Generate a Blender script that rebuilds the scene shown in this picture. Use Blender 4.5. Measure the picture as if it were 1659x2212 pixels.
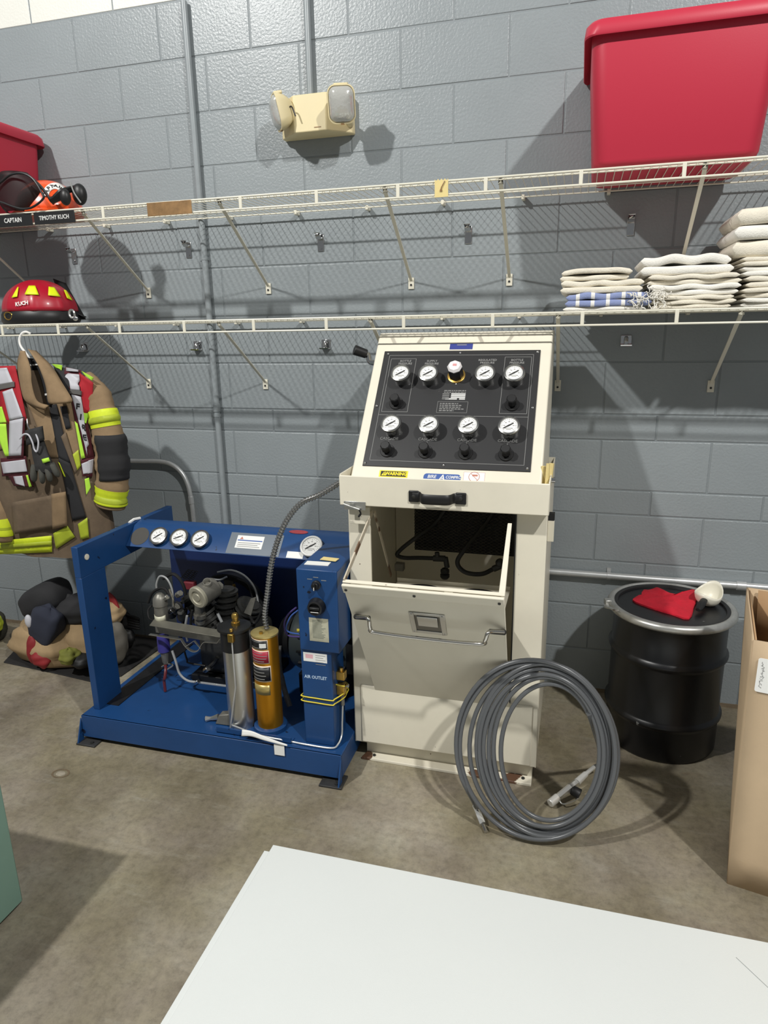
import bpy, bmesh, math, random
from mathutils import Vector, Matrix, Quaternion
random.seed(7)
scene = bpy.context.scene
for o in list(bpy.data.objects): bpy.data.objects.remove(o)
COL = scene.collection
PI = math.pi

# ------------------------------------------------------------ camera
CAMF = 1460.22; CAMP = Vector((2.12625, -2.81693, 1.56041)); YAW, PITCH, ROLL = 0.276534, -0.264306, 0.0180109
RC = (Matrix.Rotation(YAW, 3, 'Z') @ Matrix.Rotation(PITCH, 3, 'X') @ Matrix.Rotation(ROLL, 3, 'Y'))
cam_d = bpy.data.cameras.new('camera'); cam = bpy.data.objects.new('camera', cam_d); COL.objects.link(cam)
right, fwd, up = RC.col[0], RC.col[1], RC.col[2]
m4 = Matrix.Identity(4)
for i in range(3):
    m4[i][0] = right[i]; m4[i][1] = up[i]; m4[i][2] = -fwd[i]; m4[i][3] = CAMP[i]
cam.matrix_world = m4
cam_d.sensor_fit = 'HORIZONTAL'; cam_d.sensor_width = 36.0; cam_d.lens = CAMF / 1659 * 36; cam_d.clip_start = 0.02
scene.camera = cam

# ------------------------------------------------------------ light: two compact high-bay lamps and the room's ambience
W = bpy.data.worlds.new('room_ambience'); scene.world = W; W.use_nodes = True
W.node_tree.nodes['Background'].inputs[0].default_value = (0.93, 0.97, 1.0, 1)
W.node_tree.nodes['Background'].inputs[1].default_value = 0.2
def lamp(name, loc, power, size, target):
    d = bpy.data.lights.new(name, 'AREA'); d.shape = 'DISK'; d.size = size; d.energy = power; d.color = (1.0, 0.985, 0.95)
    o = bpy.data.objects.new(name, d); COL.objects.link(o); o.location = loc
    o.rotation_euler = (Vector(target) - Vector(loc)).to_track_quat('-Z', 'Y').to_euler()
    return o
lamp('ceiling_lamp', (-0.75, -3.5, 4.75), 180, 0.17, (0.9, -0.6, 0.6))
lamp('ceiling_lamp', (4.15, -3.5, 4.75), 165, 0.17, (1.8, -0.6, 0.6))
scene.view_settings.view_transform = 'Standard'; scene.view_settings.look = 'None'
scene.view_settings.gamma = 1.0; scene.view_settings.use_curve_mapping = False
scene.view_settings.exposure = 0.0

# ------------------------------------------------------------ photo pixel -> point on a known plane
def ray(u, v): return RC @ Vector(((u - 829.5) / CAMF, 1.0, (1106.0 - v) / CAMF))
def PY(u, v, y): d = ray(u, v); return CAMP + d * ((y - CAMP.y) / d.y)
def PZ(u, v, z=0.0): d = ray(u, v); return CAMP + d * ((z - CAMP.z) / d.z)
def PX(u, v, x): d = ray(u, v); return CAMP + d * ((x - CAMP.x) / d.x)
def PP(u, v, o, n): d = ray(u, v); return CAMP + d * ((Vector(o) - CAMP).dot(n) / d.dot(n))

# ------------------------------------------------------------ mesh helpers
WO = {}
def s2l(c): return tuple((x / 12.92 if x <= 0.04045 else ((x + 0.055) / 1.055) ** 2.4) for x in c)
def rgb(r, g, b): return s2l((r / 255, g / 255, b / 255))
def frame(o, x, z):
    x = Vector(x).normalized(); z = Vector(z).normalized(); y = z.cross(x).normalized(); x = y.cross(z)
    M = Matrix.Identity(4)
    for i in range(3): M[i][0] = x[i]; M[i][1] = y[i]; M[i][2] = z[i]; M[i][3] = o[i]
    return M
def T(x, y, z): return Matrix.Translation((x, y, z))
class MB:
    def __init__(s): s.v = []; s.f = []
    def add(s, vs, fs, M=None):
        n = len(s.v)
        s.v += [(M @ Vector(p)) if M is not None else Vector(p) for p in vs]
        s.f += [tuple(i + n for i in f) for f in fs]; return s
    def box(s, lo, hi, M=None):
        x0, y0, z0 = lo; x1, y1, z1 = hi
        return s.add([(x0,y0,z0),(x1,y0,z0),(x1,y1,z0),(x0,y1,z0),(x0,y0,z1),(x1,y0,z1),(x1,y1,z1),(x0,y1,z1)],
                     [(3,2,1,0),(4,5,6,7),(0,1,5,4),(1,2,6,5),(2,3,7,6),(3,0,4,7)], M)
    def hexa(s, p): return s.add(p, [(3,2,1,0),(4,5,6,7),(0,1,5,4),(1,2,6,5),(2,3,7,6),(3,0,4,7)])
    def cyl(s, p0, p1, r0, r1=None, n=16, cap=True):
        r1 = r0 if r1 is None else r1; p0 = Vector(p0); p1 = Vector(p1); d = (p1 - p0).normalized()
        a = d.orthogonal().normalized(); b = d.cross(a); vs = []
        for p, r in ((p0, r0), (p1, r1)):
            for i in range(n): t = 2 * PI * i / n; vs.append(p + a * (r * math.cos(t)) + b * (r * math.sin(t)))
        fs = [(i, (i + 1) % n, n + (i + 1) % n, n + i) for i in range(n)]
        if cap: fs += [tuple(range(n - 1, -1, -1)), tuple(range(n, 2 * n))]
        return s.add(vs, fs)
    def tube(s, pts, r, n=8, closed=False, cap=True, flat=None, upv=None):
        pts = [Vector(p) for p in pts]; m = len(pts); vs = []; nrm = None
        for i, p in enumerate(pts):
            if closed: d = pts[(i + 1) % m] - pts[i - 1]
            else: d = pts[min(i + 1, m - 1)] - pts[max(i - 1, 0)]
            d.normalize()
            if upv is not None: nrm = Vector(upv)
            if nrm is None: nrm = d.orthogonal()
            nrm = (nrm - d * nrm.dot(d)).normalized(); b = d.cross(nrm)
            rr = r[i] if isinstance(r, (list, tuple)) else r
            fl = 1.0 if flat is None else flat
            for k in range(n):
                t = 2 * PI * (k + (0.5 if n == 4 else 0)) / n
                vs.append(p + nrm * (rr * math.cos(t) * fl) + b * (rr * math.sin(t)))
        fs = []
        for i in range(m if closed else m - 1):
            j = (i + 1) % m
            fs += [(i * n + k, i * n + (k + 1) % n, j * n + (k + 1) % n, j * n + k) for k in range(n)]
        if cap and not closed: fs += [tuple(range(n - 1, -1, -1)), tuple(range((m - 1) * n, m * n))]
        return s.add(vs, fs)
    def lathe(s, prof, n=32, M=None, cap=True):
        vs = []; m = len(prof)
        for r, z in prof:
            for i in range(n): t = 2 * PI * i / n; vs.append((r * math.cos(t), r * math.sin(t), z))
        fs = [(j*n+i, j*n+(i+1)%n, (j+1)*n+(i+1)%n, (j+1)*n+i) for j in range(m-1) for i in range(n)]
        if cap: fs += [tuple(range(n-1,-1,-1)), tuple(range((m-1)*n, m*n))]
        return s.add(vs, fs, M)
    def prism(s, poly, z0, z1, M=None):
        n = len(poly)
        vs = [(x, y, z0) for x, y in poly] + [(x, y, z1) for x, y in poly]
        return s.add(vs, [tuple(range(n-1,-1,-1)), tuple(range(n,2*n))] + [(i,(i+1)%n,n+(i+1)%n,n+i) for i in range(n)], M)
    def grid(s, fn, nu, nv, wrap=False):
        vs = []; 
        for j in range(nv + 1):
            for i in range(nu if wrap else nu + 1): vs.append(fn(i / nu, j / nv))
        w = nu if wrap else nu + 1
        fs = [(j*w+i, j*w+(i+1)%w, (j+1)*w+(i+1)%w, (j+1)*w+i) for j in range(nv) for i in range(nu)]
        return s.add(vs, fs)
    def ball(s, c, r, nu=16, nv=10, sc=(1,1,1), M=None):
        return s.add([(c[0]+r*sc[0]*math.sin(PI*j/nv)*math.cos(2*PI*i/nu), c[1]+r*sc[1]*math.sin(PI*j/nv)*math.sin(2*PI*i/nu), c[2]+r*sc[2]*math.cos(PI*j/nv)) for j in range(nv+1) for i in range(nu)],
                     [(j*nu+i, (j+1)*nu+i, (j+1)*nu+(i+1)%nu, j*nu+(i+1)%nu) for j in range(nv) for i in range(nu)], M)
    def obj(s, name, mat, parent=None, bev=0, seg=2, ang=38, sub=0, solid=0, smooth=True, label=None, kind=None):
        off = WO.get(parent.name, Vector((0,0,0))) if parent else Vector((0,0,0))
        me = bpy.data.meshes.new(name); me.from_pydata([tuple(v - off) for v in s.v], [], s.f); me.validate()
        bm = bmesh.new(); bm.from_mesh(me); bmesh.ops.remove_doubles(bm, verts=bm.verts, dist=1e-6)
        bmesh.ops.recalc_face_normals(bm, faces=bm.faces); bm.to_mesh(me); bm.free()
        if smooth:
            for p in me.polygons: p.use_smooth = True
            me.set_sharp_from_angle(angle=math.radians(ang))
        o = bpy.data.objects.new(name, me); COL.objects.link(o); o.data.materials.append(mat)
        if parent: o.parent = parent
        WO[o.name] = off.copy()
        if solid:
            md = o.modifiers.new('thickness', 'SOLIDIFY'); md.thickness = solid; md.offset = 0
        if bev:
            md = o.modifiers.new('bevel', 'BEVEL'); md.width = bev; md.segments = seg; md.limit_method = 'ANGLE'; md.angle_limit = math.radians(40)
        if sub:
            md = o.modifiers.new('smooth', 'SUBSURF'); md.levels = sub; md.render_levels = sub
        if label: o['label'] = label
        if kind: o['kind'] = kind
        return o
def tag(o, label=None, cat=None, group=None, kind=None):
    for k, v in (('label', label), ('category', cat), ('group', group), ('kind', kind)):
        if v: o[k] = v
    return o
def thing(name, loc, label, cat, group=None):
    o = bpy.data.objects.new(name, None); COL.objects.link(o); o.location = loc; o.empty_display_size = 0.05
    WO[o.name] = Vector(loc); return tag(o, label, cat, group)
def solo(o): # a one-mesh thing: move its origin to the base of its box
    me = o.data; xs = [v.co for v in me.vertices]
    c = Vector(((min(v.x for v in xs)+max(v.x for v in xs))/2, (min(v.y for v in xs)+max(v.y for v in xs))/2, min(v.z for v in xs)))
    for v in me.vertices: v.co -= c
    o.location = c; WO[o.name] = c; return o
def copy_of(o, parent, loc, rot=None, scale=None):
    c = o.copy(); COL.objects.link(c); c.parent = parent; c.location = loc
    if rot: c.rotation_euler = rot
    if scale: c.scale = scale
    return c
def smoothpath(pts, k=8, closed=False):
    pts = [Vector(p) for p in pts]; n = len(pts); out = []
    rng = range(n if closed else n - 1)
    for i in rng:
        p1, p2 = pts[i], pts[(i+1) % n]
        p0 = pts[i-1] if (closed or i > 0) else p1 * 2 - p2
        p3 = pts[(i+2) % n] if (closed or i + 2 < n) else p2 * 2 - p1
        for j in range(k):
            t = j / k
            out.append(0.5 * ((2*p1) + (p2-p0)*t + (2*p0-5*p1+4*p2-p3)*t*t + (3*p1-p0-3*p2+p3)*t*t*t))
    if not closed: out.append(pts[-1])
    return out
def text(s, size, mat, parent, M, name='lettering', align='CENTER', bold=0.0, sx=1.0, shear=0.0):
    cu = bpy.data.curves.new('txt', 'FONT'); cu.body = s; cu.size = size; cu.align_x = align; cu.align_y = 'CENTER'
    cu.extrude = 0.0002; cu.offset = bold; cu.shear = shear; cu.resolution_u = 2
    t = bpy.data.objects.new('txt', cu); COL.objects.link(t)
    dg = bpy.context.evaluated_depsgraph_get(); me = bpy.data.meshes.new_from_object(t.evaluated_get(dg))
    bpy.data.objects.remove(t); bpy.data.curves.remove(cu)
    off = WO.get(parent.name, Vector((0,0,0))) if parent else Vector((0,0,0))
    me.transform(Matrix.Translation(-off) @ M @ Matrix.Diagonal((sx, 1, 1, 1)))
    me.name = name; o = bpy.data.objects.new(name, me); COL.objects.link(o); me.materials.clear(); me.materials.append(mat)
    o.parent = parent; WO[o.name] = off.copy(); return o

# ------------------------------------------------------------ materials
def mat(name, col, rough=0.5, metal=0.0, var=0.0, vscale=8.0, bump=0.0, bscale=60.0, bdist=0.002, coat=0.0, alpha=1.0, spec=0.5, world=False, rvar=0.0, stretch=None, sheen=0.0, trans=0.0):
    m = bpy.data.materials.new(name); m.use_nodes = True; nt = m.node_tree; b = nt.nodes['Principled BSDF']
    b.inputs['Base Color'].default_value = (*col, 1); b.inputs['Roughness'].default_value = rough; b.inputs['Metallic'].default_value = metal
    b.inputs['Coat Weight'].default_value = coat; b.inputs['Coat Roughness'].default_value = 0.15; b.inputs['Alpha'].default_value = alpha; b.inputs['Specular IOR Level'].default_value = spec
    b.inputs['Sheen Weight'].default_value = sheen; b.inputs['Transmission Weight'].default_value = trans
    src = None
    if var or bump or rvar:
        if world: src = nt.nodes.new('ShaderNodeNewGeometry').outputs['Position']
        else: src = nt.nodes.new('ShaderNodeTexCoord').outputs['Object']
        if stretch:
            mp = nt.nodes.new('ShaderNodeMapping'); mp.inputs['Scale'].default_value = stretch; nt.links.new(src, mp.inputs[0]); src = mp.outputs[0]
    if var or rvar:
        n = nt.nodes.new('ShaderNodeTexNoise'); n.inputs['Scale'].default_value = vscale; n.inputs['Detail'].default_value = 6; n.inputs['Roughness'].default_value = 0.65
        nt.links.new(src, n.inputs['Vector'])
    if var:
        r = nt.nodes.new('ShaderNodeMapRange'); r.inputs['From Min'].default_value = 0.3; r.inputs['From Max'].default_value = 0.7
        r.inputs['To Min'].default_value = 1 - var; r.inputs['To Max'].default_value = 1 + var; nt.links.new(n.outputs['Fac'], r.inputs['Value'])
        mx = nt.nodes.new('ShaderNodeVectorMath'); mx.operation = 'SCALE'; mx.inputs[0].default_value = col; nt.links.new(r.outputs[0], mx.inputs['Scale'])
        nt.links.new(mx.outputs[0], b.inputs['Base Color'])
    if rvar:
        r2 = nt.nodes.new('ShaderNodeMapRange'); r2.inputs['From Min'].default_value = 0.3; r2.inputs['From Max'].default_value = 0.7
        r2.inputs['To Min'].default_value = rough - rvar; r2.inputs['To Max'].default_value = rough + rvar; nt.links.new(n.outputs['Fac'], r2.inputs['Value']); nt.links.new(r2.outputs[0], b.inputs['Roughness'])
    if bump:
        n2 = nt.nodes.new('ShaderNodeTexNoise'); n2.inputs['Scale'].default_value = bscale; n2.inputs['Detail'].default_value = 3; nt.links.new(src, n2.inputs['Vector'])
        bp = nt.nodes.new('ShaderNodeBump'); bp.inputs['Strength'].default_value = bump; bp.inputs['Distance'].default_value = bdist
        nt.links.new(n2.outputs['Fac'], bp.inputs['Height']); nt.links.new(bp.outputs[0], b.inputs['Normal'])
    return m
def chips(m, chipcol, scale=6.0, thr=0.68, stretch=(1,1,1), soft=0.02, crough=0.7, zmax=None):
    """worn paint: patches of another colour with a shape of their own"""
    nt = m.node_tree; b = nt.nodes['Principled BSDF']
    tc = nt.nodes.new('ShaderNodeTexCoord'); mp = nt.nodes.new('ShaderNodeMapping'); mp.inputs['Scale'].default_value = stretch
    nt.links.new(tc.outputs['Object'], mp.inputs[0])
    n = nt.nodes.new('ShaderNodeTexNoise'); n.inputs['Scale'].default_value = scale; n.inputs['Detail'].default_value = 5; nt.links.new(mp.outputs[0], n.inputs['Vector'])
    r = nt.nodes.new('ShaderNodeMapRange'); r.inputs['From Min'].default_value = thr; r.inputs['From Max'].default_value = thr + soft; nt.links.new(n.outputs['Fac'], r.inputs['Value'])
    mx = nt.nodes.new('ShaderNodeMix'); mx.data_type = 'RGBA'; mx.inputs['B'].default_value = (*chipcol, 1)
    if b.inputs['Base Color'].is_linked: nt.links.new(b.inputs['Base Color'].links[0].from_socket, mx.inputs['A'])
    else: mx.inputs['A'].default_value = b.inputs['Base Color'].default_value
    nt.links.new(r.outputs[0], mx.inputs['Factor']); nt.links.new(mx.outputs['Result'], b.inputs['Base Color'])
    return m
MT = {}
MT['wall'] = mat('painted_block_grey', rgb(143,150,153), 0.34, var=0.05, vscale=3, bump=0.4, bscale=105, bdist=0.0035, world=True)
MT['wallw'] = mat('painted_block_white', rgb(226,226,218), 0.4, var=0.03, vscale=3, bump=0.4, bscale=110, bdist=0.003, world=True)
MT['mortar'] = mat('mortar_grey', rgb(132,139,142), 0.5, bump=0.4, bscale=140, world=True)
MT['shelf'] = mat('vinyl_coated_wire', rgb(226,222,205), 0.4)
MT['conduit'] = mat('conduit_painted', rgb(146,153,156), 0.33, var=0.06, vscale=20)
MT['pipe'] = mat('conduit_bare', rgb(196,198,198), 0.36, metal=0.5, var=0.08, vscale=15)
MT['chrome'] = mat('chrome', rgb(200,200,200), 0.12, metal=1.0)
MT['steel'] = mat('brushed_steel', rgb(206,206,202), 0.34, metal=0.95, rvar=0.08, vscale=30, stretch=(1,1,0.05))
MT['black'] = mat('black_plastic', rgb(24,24,25), 0.45)
MT['blackm'] = mat('black_metal', rgb(30,31,32), 0.4, metal=0.2)
MT['white'] = mat('white_paper', rgb(236,236,232), 0.7)
MT['cream'] = mat('cream_enamel', rgb(228,222,203), 0.38, var=0.035, vscale=7)
chips(MT['cream'], rgb(120,104,88), scale=34, thr=0.735, soft=0.015)
MT['creamc'] = mat('cream_enamel_clean', rgb(230,224,206), 0.36, var=0.03, vscale=7)
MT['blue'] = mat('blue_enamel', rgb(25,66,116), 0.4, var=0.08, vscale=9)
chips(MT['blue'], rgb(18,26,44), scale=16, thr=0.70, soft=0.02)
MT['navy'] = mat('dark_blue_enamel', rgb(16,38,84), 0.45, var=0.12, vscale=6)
MT['panel'] = mat('black_anodised', rgb(42,42,43), 0.42, bump=0.15, bscale=300, bdist=0.0005)
MT['ink'] = mat('pale_grey_print', rgb(140,140,138), 0.5)
MT['inkw'] = mat('white_print', rgb(225,225,222), 0.5)
MT['inkb'] = mat('black_print', rgb(32,32,34), 0.6)
MT['dial'] = mat('gauge_dial', rgb(238,238,234), 0.4)
MT['gold'] = mat('gold_anodised', rgb(190,132,28), 0.3, metal=0.75, var=0.06, vscale=12)
MT['brass'] = mat('brass', rgb(196,160,84), 0.3, metal=0.9, var=0.1, vscale=25)
MT['red'] = mat('red_plastic', rgb(188,44,66), 0.45, bump=0.15, bscale=350, bdist=0.0006)
MT['kraft'] = mat('cardboard', rgb(196,172,140), 0.8, var=0.06, vscale=5, bump=0.1, bscale=200)
MT['kraftin'] = mat('cardboard_inside', rgb(180,146,108), 0.85, var=0.08, vscale=6)
MT['hose'] = mat('grey_hose', rgb(88,90,92), 0.28)
MT['rubber'] = mat('black_rubber', rgb(20,20,20), 0.55)
MT['cast'] = mat('cast_metal', rgb(58,58,56), 0.5, metal=0.5, var=0.2, vscale=30, bump=0.3, bscale=90)
MT['castl'] = mat('cast_aluminium', rgb(128,126,118), 0.45, metal=0.5, var=0.15, vscale=30)

# ------------------------------------------------------------ the setting: block wall and concrete floor
U = 0.2032; ZT = 14 * U; CAMH = ZT
def concrete():
    m = bpy.data.materials.new('stained_concrete'); m.use_nodes = True; nt = m.node_tree; b = nt.nodes['Principled BSDF']
    pos = nt.nodes.new('ShaderNodeNewGeometry').outputs['Position']
    def noise(sc, det=6, rg=0.6, st=None):
        v = pos
        if st:
            mp = nt.nodes.new('ShaderNodeMapping'); mp.inputs['Scale'].default_value = st; nt.links.new(pos, mp.inputs[0]); v = mp.outputs[0]
        n = nt.nodes.new('ShaderNodeTexNoise'); n.inputs['Scale'].default_value = sc; n.inputs['Detail'].default_value = det; n.inputs['Roughness'].default_value = rg; nt.links.new(v, n.inputs['Vector']); return n.outputs['Fac']
    def ramp(fac, stops):
        r = nt.nodes.new('ShaderNodeValToRGB'); e = r.color_ramp.elements
        while len(e) < len(stops): e.new(0.5)
        for k, (p, c) in enumerate(stops): e[k].position = p; e[k].color = (*c, 1)
        nt.links.new(fac, r.inputs[0]); return r.outputs[0]
    def mix(a, c, f, mode='MIX'):
        x = nt.nodes.new('ShaderNodeMix'); x.data_type = 'RGBA'; x.blend_type = mode; nt.links.new(a, x.inputs['A']); nt.links.new(c, x.inputs['B'])
        if isinstance(f, float): x.inputs['Factor'].default_value = f
        else: nt.links.new(f, x.inputs['Factor'])
        return x.outputs['Result']
    big = ramp(noise(0.75, 4, 0.5), [(0.34, (0.72,0.71,0.68)), (0.64, (1.12,1.12,1.12))])
    base = ramp(noise(1.7, 9, 0.65), [(0.3, rgb(92,86,72)), (0.44, rgb(124,117,100)), (0.56, rgb(146,140,122)), (0.68, rgb(164,162,148))])
    warm = ramp(noise(2.6, 6, 0.6), [(0.35, rgb(150,138,130)), (0.6, rgb(132,122,94))])
    c = mix(base, warm, 0.4)
    speck = ramp(noise(38, 10, 0.8), [(0.3, (0.6,0.6,0.59)), (0.5, (0.96,0.96,0.96)), (0.7, (1.2,1.2,1.18))])
    blot = ramp(noise(4.5, 6, 0.55, (1.0, 0.6, 1.0)), [(0.3, (0.76,0.74,0.71)), (0.5, (0.98,0.98,0.98)), (0.7, (1.14,1.14,1.13))])
    c = mix(c, speck, 1.0, 'MULTIPLY'); c = mix(c, big, 1.0, 'MULTIPLY'); c = mix(c, blot, 1.0, 'MULTIPLY')
    scr = ramp(noise(5, 5, 0.7, (1.0, 4.0, 1.0)), [(0.56, (0,0,0)), (0.8, (1,1,1))])
    light = ramp(noise(9, 6, 0.7), [(0.0, rgb(170,166,152)), (1.0, rgb(178,176,164))])
    x = nt.nodes.new('ShaderNodeMath'); x.operation = 'MULTIPLY'; x.inputs[1].default_value = 0.4; nt.links.new(scr, x.inputs[0])
    c = mix(c, light, x.outputs[0])
    rust = ramp(noise(3.3, 4, 0.6, (1.0, 2.2, 1.0)), [(0.66, (0,0,0)), (0.74, (1,1,1))]); rc = nt.nodes.new('ShaderNodeRGB'); rc.outputs[0].default_value = (*rgb(112,92,72), 1)
    y = nt.nodes.new('ShaderNodeMath'); y.operation = 'MULTIPLY'; y.inputs[1].default_value = 0.35; nt.links.new(rust, y.inputs[0])
    c = mix(c, rc.outputs[0], y.outputs[0])
    nt.links.new(c, b.inputs['Base Color'])
    r = nt.nodes.new('ShaderNodeMapRange'); r.inputs['To Min'].default_value = 0.42; r.inputs['To Max'].default_value = 0.75; nt.links.new(noise(6), r.inputs['Value']); nt.links.new(r.outputs[0], b.inputs['Roughness'])
    bp = nt.nodes.new('ShaderNodeBump'); bp.inputs['Strength'].default_value = 0.25; bp.inputs['Distance'].default_value = 0.002; nt.links.new(noise(60), bp.inputs['Height']); nt.links.new(bp.outputs[0], b.inputs['Normal'])
    return m
MT['concrete'] = concrete()
XB0, XB1 = -4, 10        # block columns (each 0.4064 m)
fl = MB().box((XB0*2*U, -4.2, -0.1), (XB1*2*U, 0.15, 0.0)).obj('floor', MT['concrete']); tag(fl, kind='structure')
wall = MB().box((XB0*2*U, 0.0024, 0), (XB1*2*U, 0.15, ZT + 3*U)).obj('wall_back', MT['mortar']); tag(wall, kind='structure')
def block_mesh(h):
    J = 0.003; w = 2*U
    o = MB().box((J, 0, J), (w-J, 0.02, h-J)).obj('block', MT['wall'], wall)
    bm = bmesh.new(); bm.from_mesh(o.data)
    ed = [e for e in bm.edges if sum(1 for v in e.verts if v.co.y < 0.001) == 2]
    bmesh.ops.bevel(bm, geom=ed, offset=0.0024, segments=2, profile=0.5, affect='EDGES'); bm.to_mesh(o.data); bm.free()
    for p in o.data.polygons: p.use_smooth = False
    return o
full, half = block_mesh(U), block_mesh(U/2)
def block_like(src, loc, white=False):
    c = src.copy(); COL.objects.link(c); c.parent = wall; c.location = loc
    if white: c.material_slots[0].link = 'OBJECT'; c.material_slots[0].material = MT['wallw']
    return c
courses = []; H = -3
while H < 14 - 1e-6:
    h = 0.5 if (abs(H-8) < 1e-6 or abs(H-9.5) < 1e-6) else 1.0
    courses.append((H, h)); H += h
for k, (H, h) in enumerate(courses):
    off = 0.0 if (k % 2 == 1) else 0.5          # the course under the paint line has joints on whole blocks
    z = ZT - (H + h) * U
    x = XB0 + (0 if off == 0 else -0.5)
    while x < XB1 - 1e-6:
        if x >= XB0 - 1e-6 and x + 1 <= XB1 + 1e-6:
            block_like(full if h == 1 else half, (x*2*U, random.uniform(-0.0006, 0.0006), z), H < -0.01)
        x += 1
bpy.data.objects.remove(full); bpy.data.objects.remove(half)
MT['base'] = mat('bare_block_foot', rgb(122,108,88), 0.8, var=0.2, vscale=10, world=True)
MB().lathe([(0.032, 0.0), (0.035, 0.0009), (0.029, 0.001), (0.027, 0.0006)], 24, T(*PZ(131, 1671, 0.0)) @ Matrix.Diagonal((1.0, 0.75, 1, 1)), cap=False).obj('rust_ring', mat('rust_mark', rgb(104,90,70), 0.8, var=0.3, vscale=40), fl)
MB().lathe([(0.018, 0.0), (0.015, 0.0007)], 20, T(*PZ(131, 1671, 0.0)) @ Matrix.Diagonal((1.0, 0.75, 1, 1))).obj('pale_spot', mat('pale_mark', rgb(152,144,128), 0.8, var=0.3, vscale=60), fl)
b = MB().box((XB0*2*U, -0.0025, 0), (XB1*2*U, 0.004, 0.018)).obj('baseboard_back', MT['base']); tag(b, kind='structure')
# ------------------------------------------------------------ wire shelves
SHX0, SHX1 = -1.25, 3.35
def shelf(zd, label, braces, ties, footz):
    t = thing('wire_shelf', (1.05, -0.2, zd), label, 'shelf')
    m = MB(); x = SHX0
    while x < SHX1:
        m.tube([(x, -0.033, zd), (x, -0.4, zd), (x, -0.404, zd-0.006)], 0.0014, n=4); x += 0.0262
    m.obj('deck_wires', MT['shelf'], t, smooth=False, kind='stuff')
    for y, z, r in ((-0.036, zd-0.003, 0.0028), (-0.15, zd-0.003, 0.0026), (-0.385, zd-0.004, 0.003), (-0.404, zd, 0.0034), (-0.408, zd-0.042, 0.0034)):
        MB().cyl((SHX0, y, z), (SHX1, y, z), r, n=8).obj('long_rod', MT['shelf'], t)
    for x in ties:
        MB().box((x-0.006, -0.411, zd-0.043), (x+0.006, -0.407, zd+0.001)).obj('lip_tie', MT['shelf'], t, bev=0.0012)
    for x in braces:
        p0 = Vector((x, -0.40, zd-0.004)); p1 = Vector((x, -0.03, footz+0.028)); p2 = Vector((x, -0.008, footz+0.012))
        br = MB().tube([p0 + Vector((0, 0.012, 0.006)), p0 + Vector((0, 0.02, -0.012)), p1, p2], [0.012, 0.0095, 0.0085, 0.0085], n=4, flat=0.35, upv=(1,0,0) if False else (0,0.6,-0.7)).obj('support_brace', MT['shelf'], t, bev=0.001)
        MB().box((x-0.012, -0.006, footz-0.022), (x+0.012, -0.0015, footz+0.022)).obj('brace_foot', MT['shelf'], br, bev=0.001)
        MB().cyl((x, -0.0065, footz-0.006), (x, -0.009, footz-0.006), 0.004, n=10).obj('screw', MT['black'], br)
    x = SHX0 + 0.1
    while x < SHX1:
        if abs(x - 0.54) > 0.04:
            MB().box((x-0.006, -0.04, zd-0.012), (x+0.006, -0.001, zd+0.005)).obj('wall_clip', MT['shelf'], t, bev=0.002)
        x += 0.3048
    return t
tu = [PY(u, 460, -0.408).x for u in (223, 521, 685, 860, 1048, 1251, 1470)]
tu = [tu[0]-0.61, tu[0]-0.305] + tu + [tu[-1]+0.305, tu[-1]+0.61]
tl = [PY(u, 705, -0.408).x for u in (4, 125, 258, 398, 548, 705, 872, 1064, 1257, 1460)]
tl = [tl[0]-0.6, tl[0]-0.3] + tl + [tl[-1]+0.3, tl[-1]+0.6]
ZU, ZL = 2.03, 1.603
upper_shelf = shelf(ZU, 'upper white wire shelf across the grey block wall with red bins on it', [-0.95, -0.36, 0.237, 0.829, 1.46, 1.853, 2.468, 3.05], tu, 1.737)
lower_shelf = shelf(ZL, 'lower white wire shelf holding towels, level with the top of the cream cabinet', [-1.0, -0.42, 0.188, 0.787, 1.398, 2.056, 2.615, 3.2], tl, 1.331)

# ------------------------------------------------------------ conduits on the wall
def conduit(name, pts, r, m, label, couplings=(), straps=()):
    t = thing(name, pts[0], label, 'pipe')
    MB().tube(pts, r, n=14).obj('tube', m, t)
    for p, d in couplings:
        p = Vector(p); d = Vector(d); MB().cyl(p - d*0.018, p + d*0.018, r*1.22, n=14).obj('coupling', m, t, bev=0.001)
    for p, ax in straps:
        p = Vector(p)
        if ax == 'z': MB().box((p.x-0.03, -0.004, p.z-0.008), (p.x+0.012, -0.001, p.z+0.008)).cyl((p.x, p.y, p.z-0.007), (p.x, p.y, p.z+0.007), r*1.12, n=14).obj('strap', m, t)
        else: MB().box((p.x-0.008, -0.004, p.z-0.01), (p.x+0.008, -0.001, p.z+0.03)).cyl((p.x-0.007, p.y, p.z), (p.x+0.007, p.y, p.z), r*1.12, n=14).obj('strap', m, t)
    return t
conduit('conduit_pipe', [(0.542, -0.0165, 0.03), (0.542, -0.0165, 2.83)], 0.0135, MT['conduit'], 'tall grey painted conduit running straight down the wall behind the shelves',
        couplings=[((0.542, -0.0165, 1.225), (0,0,1))], straps=[((0.542, -0.0165, 1.87), 'z'), ((0.542, -0.0165, 1.19), 'z')])
conduit('lamp_conduit', [(1.062, -0.0165, 2.42), (1.062, -0.0165, ZT+3*U)], 0.0125, MT['conduit'], 'short grey painted conduit dropping into the top of the emergency light', straps=[])
conduit('low_conduit', [(1.35, -0.02, 0.552), (3.35, -0.02, 0.552)], 0.0145, MT['pipe'], 'horizontal grey conduit low on the wall behind the black drum', couplings=[((2.80, -0.02, 0.552), (1,0,0))], straps=[((2.3, -0.02, 0.552), 'x')] )
q = [PY(u, v, -0.03) for u, v in ((240, 994), (300, 996), (345, 997), (372, 1004), (393, 1022), (406, 1048), (413, 1080), (418, 1120))] + [Vector((PY(418,1120,-0.03).x+0.002, -0.03, 0.4))]
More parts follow.
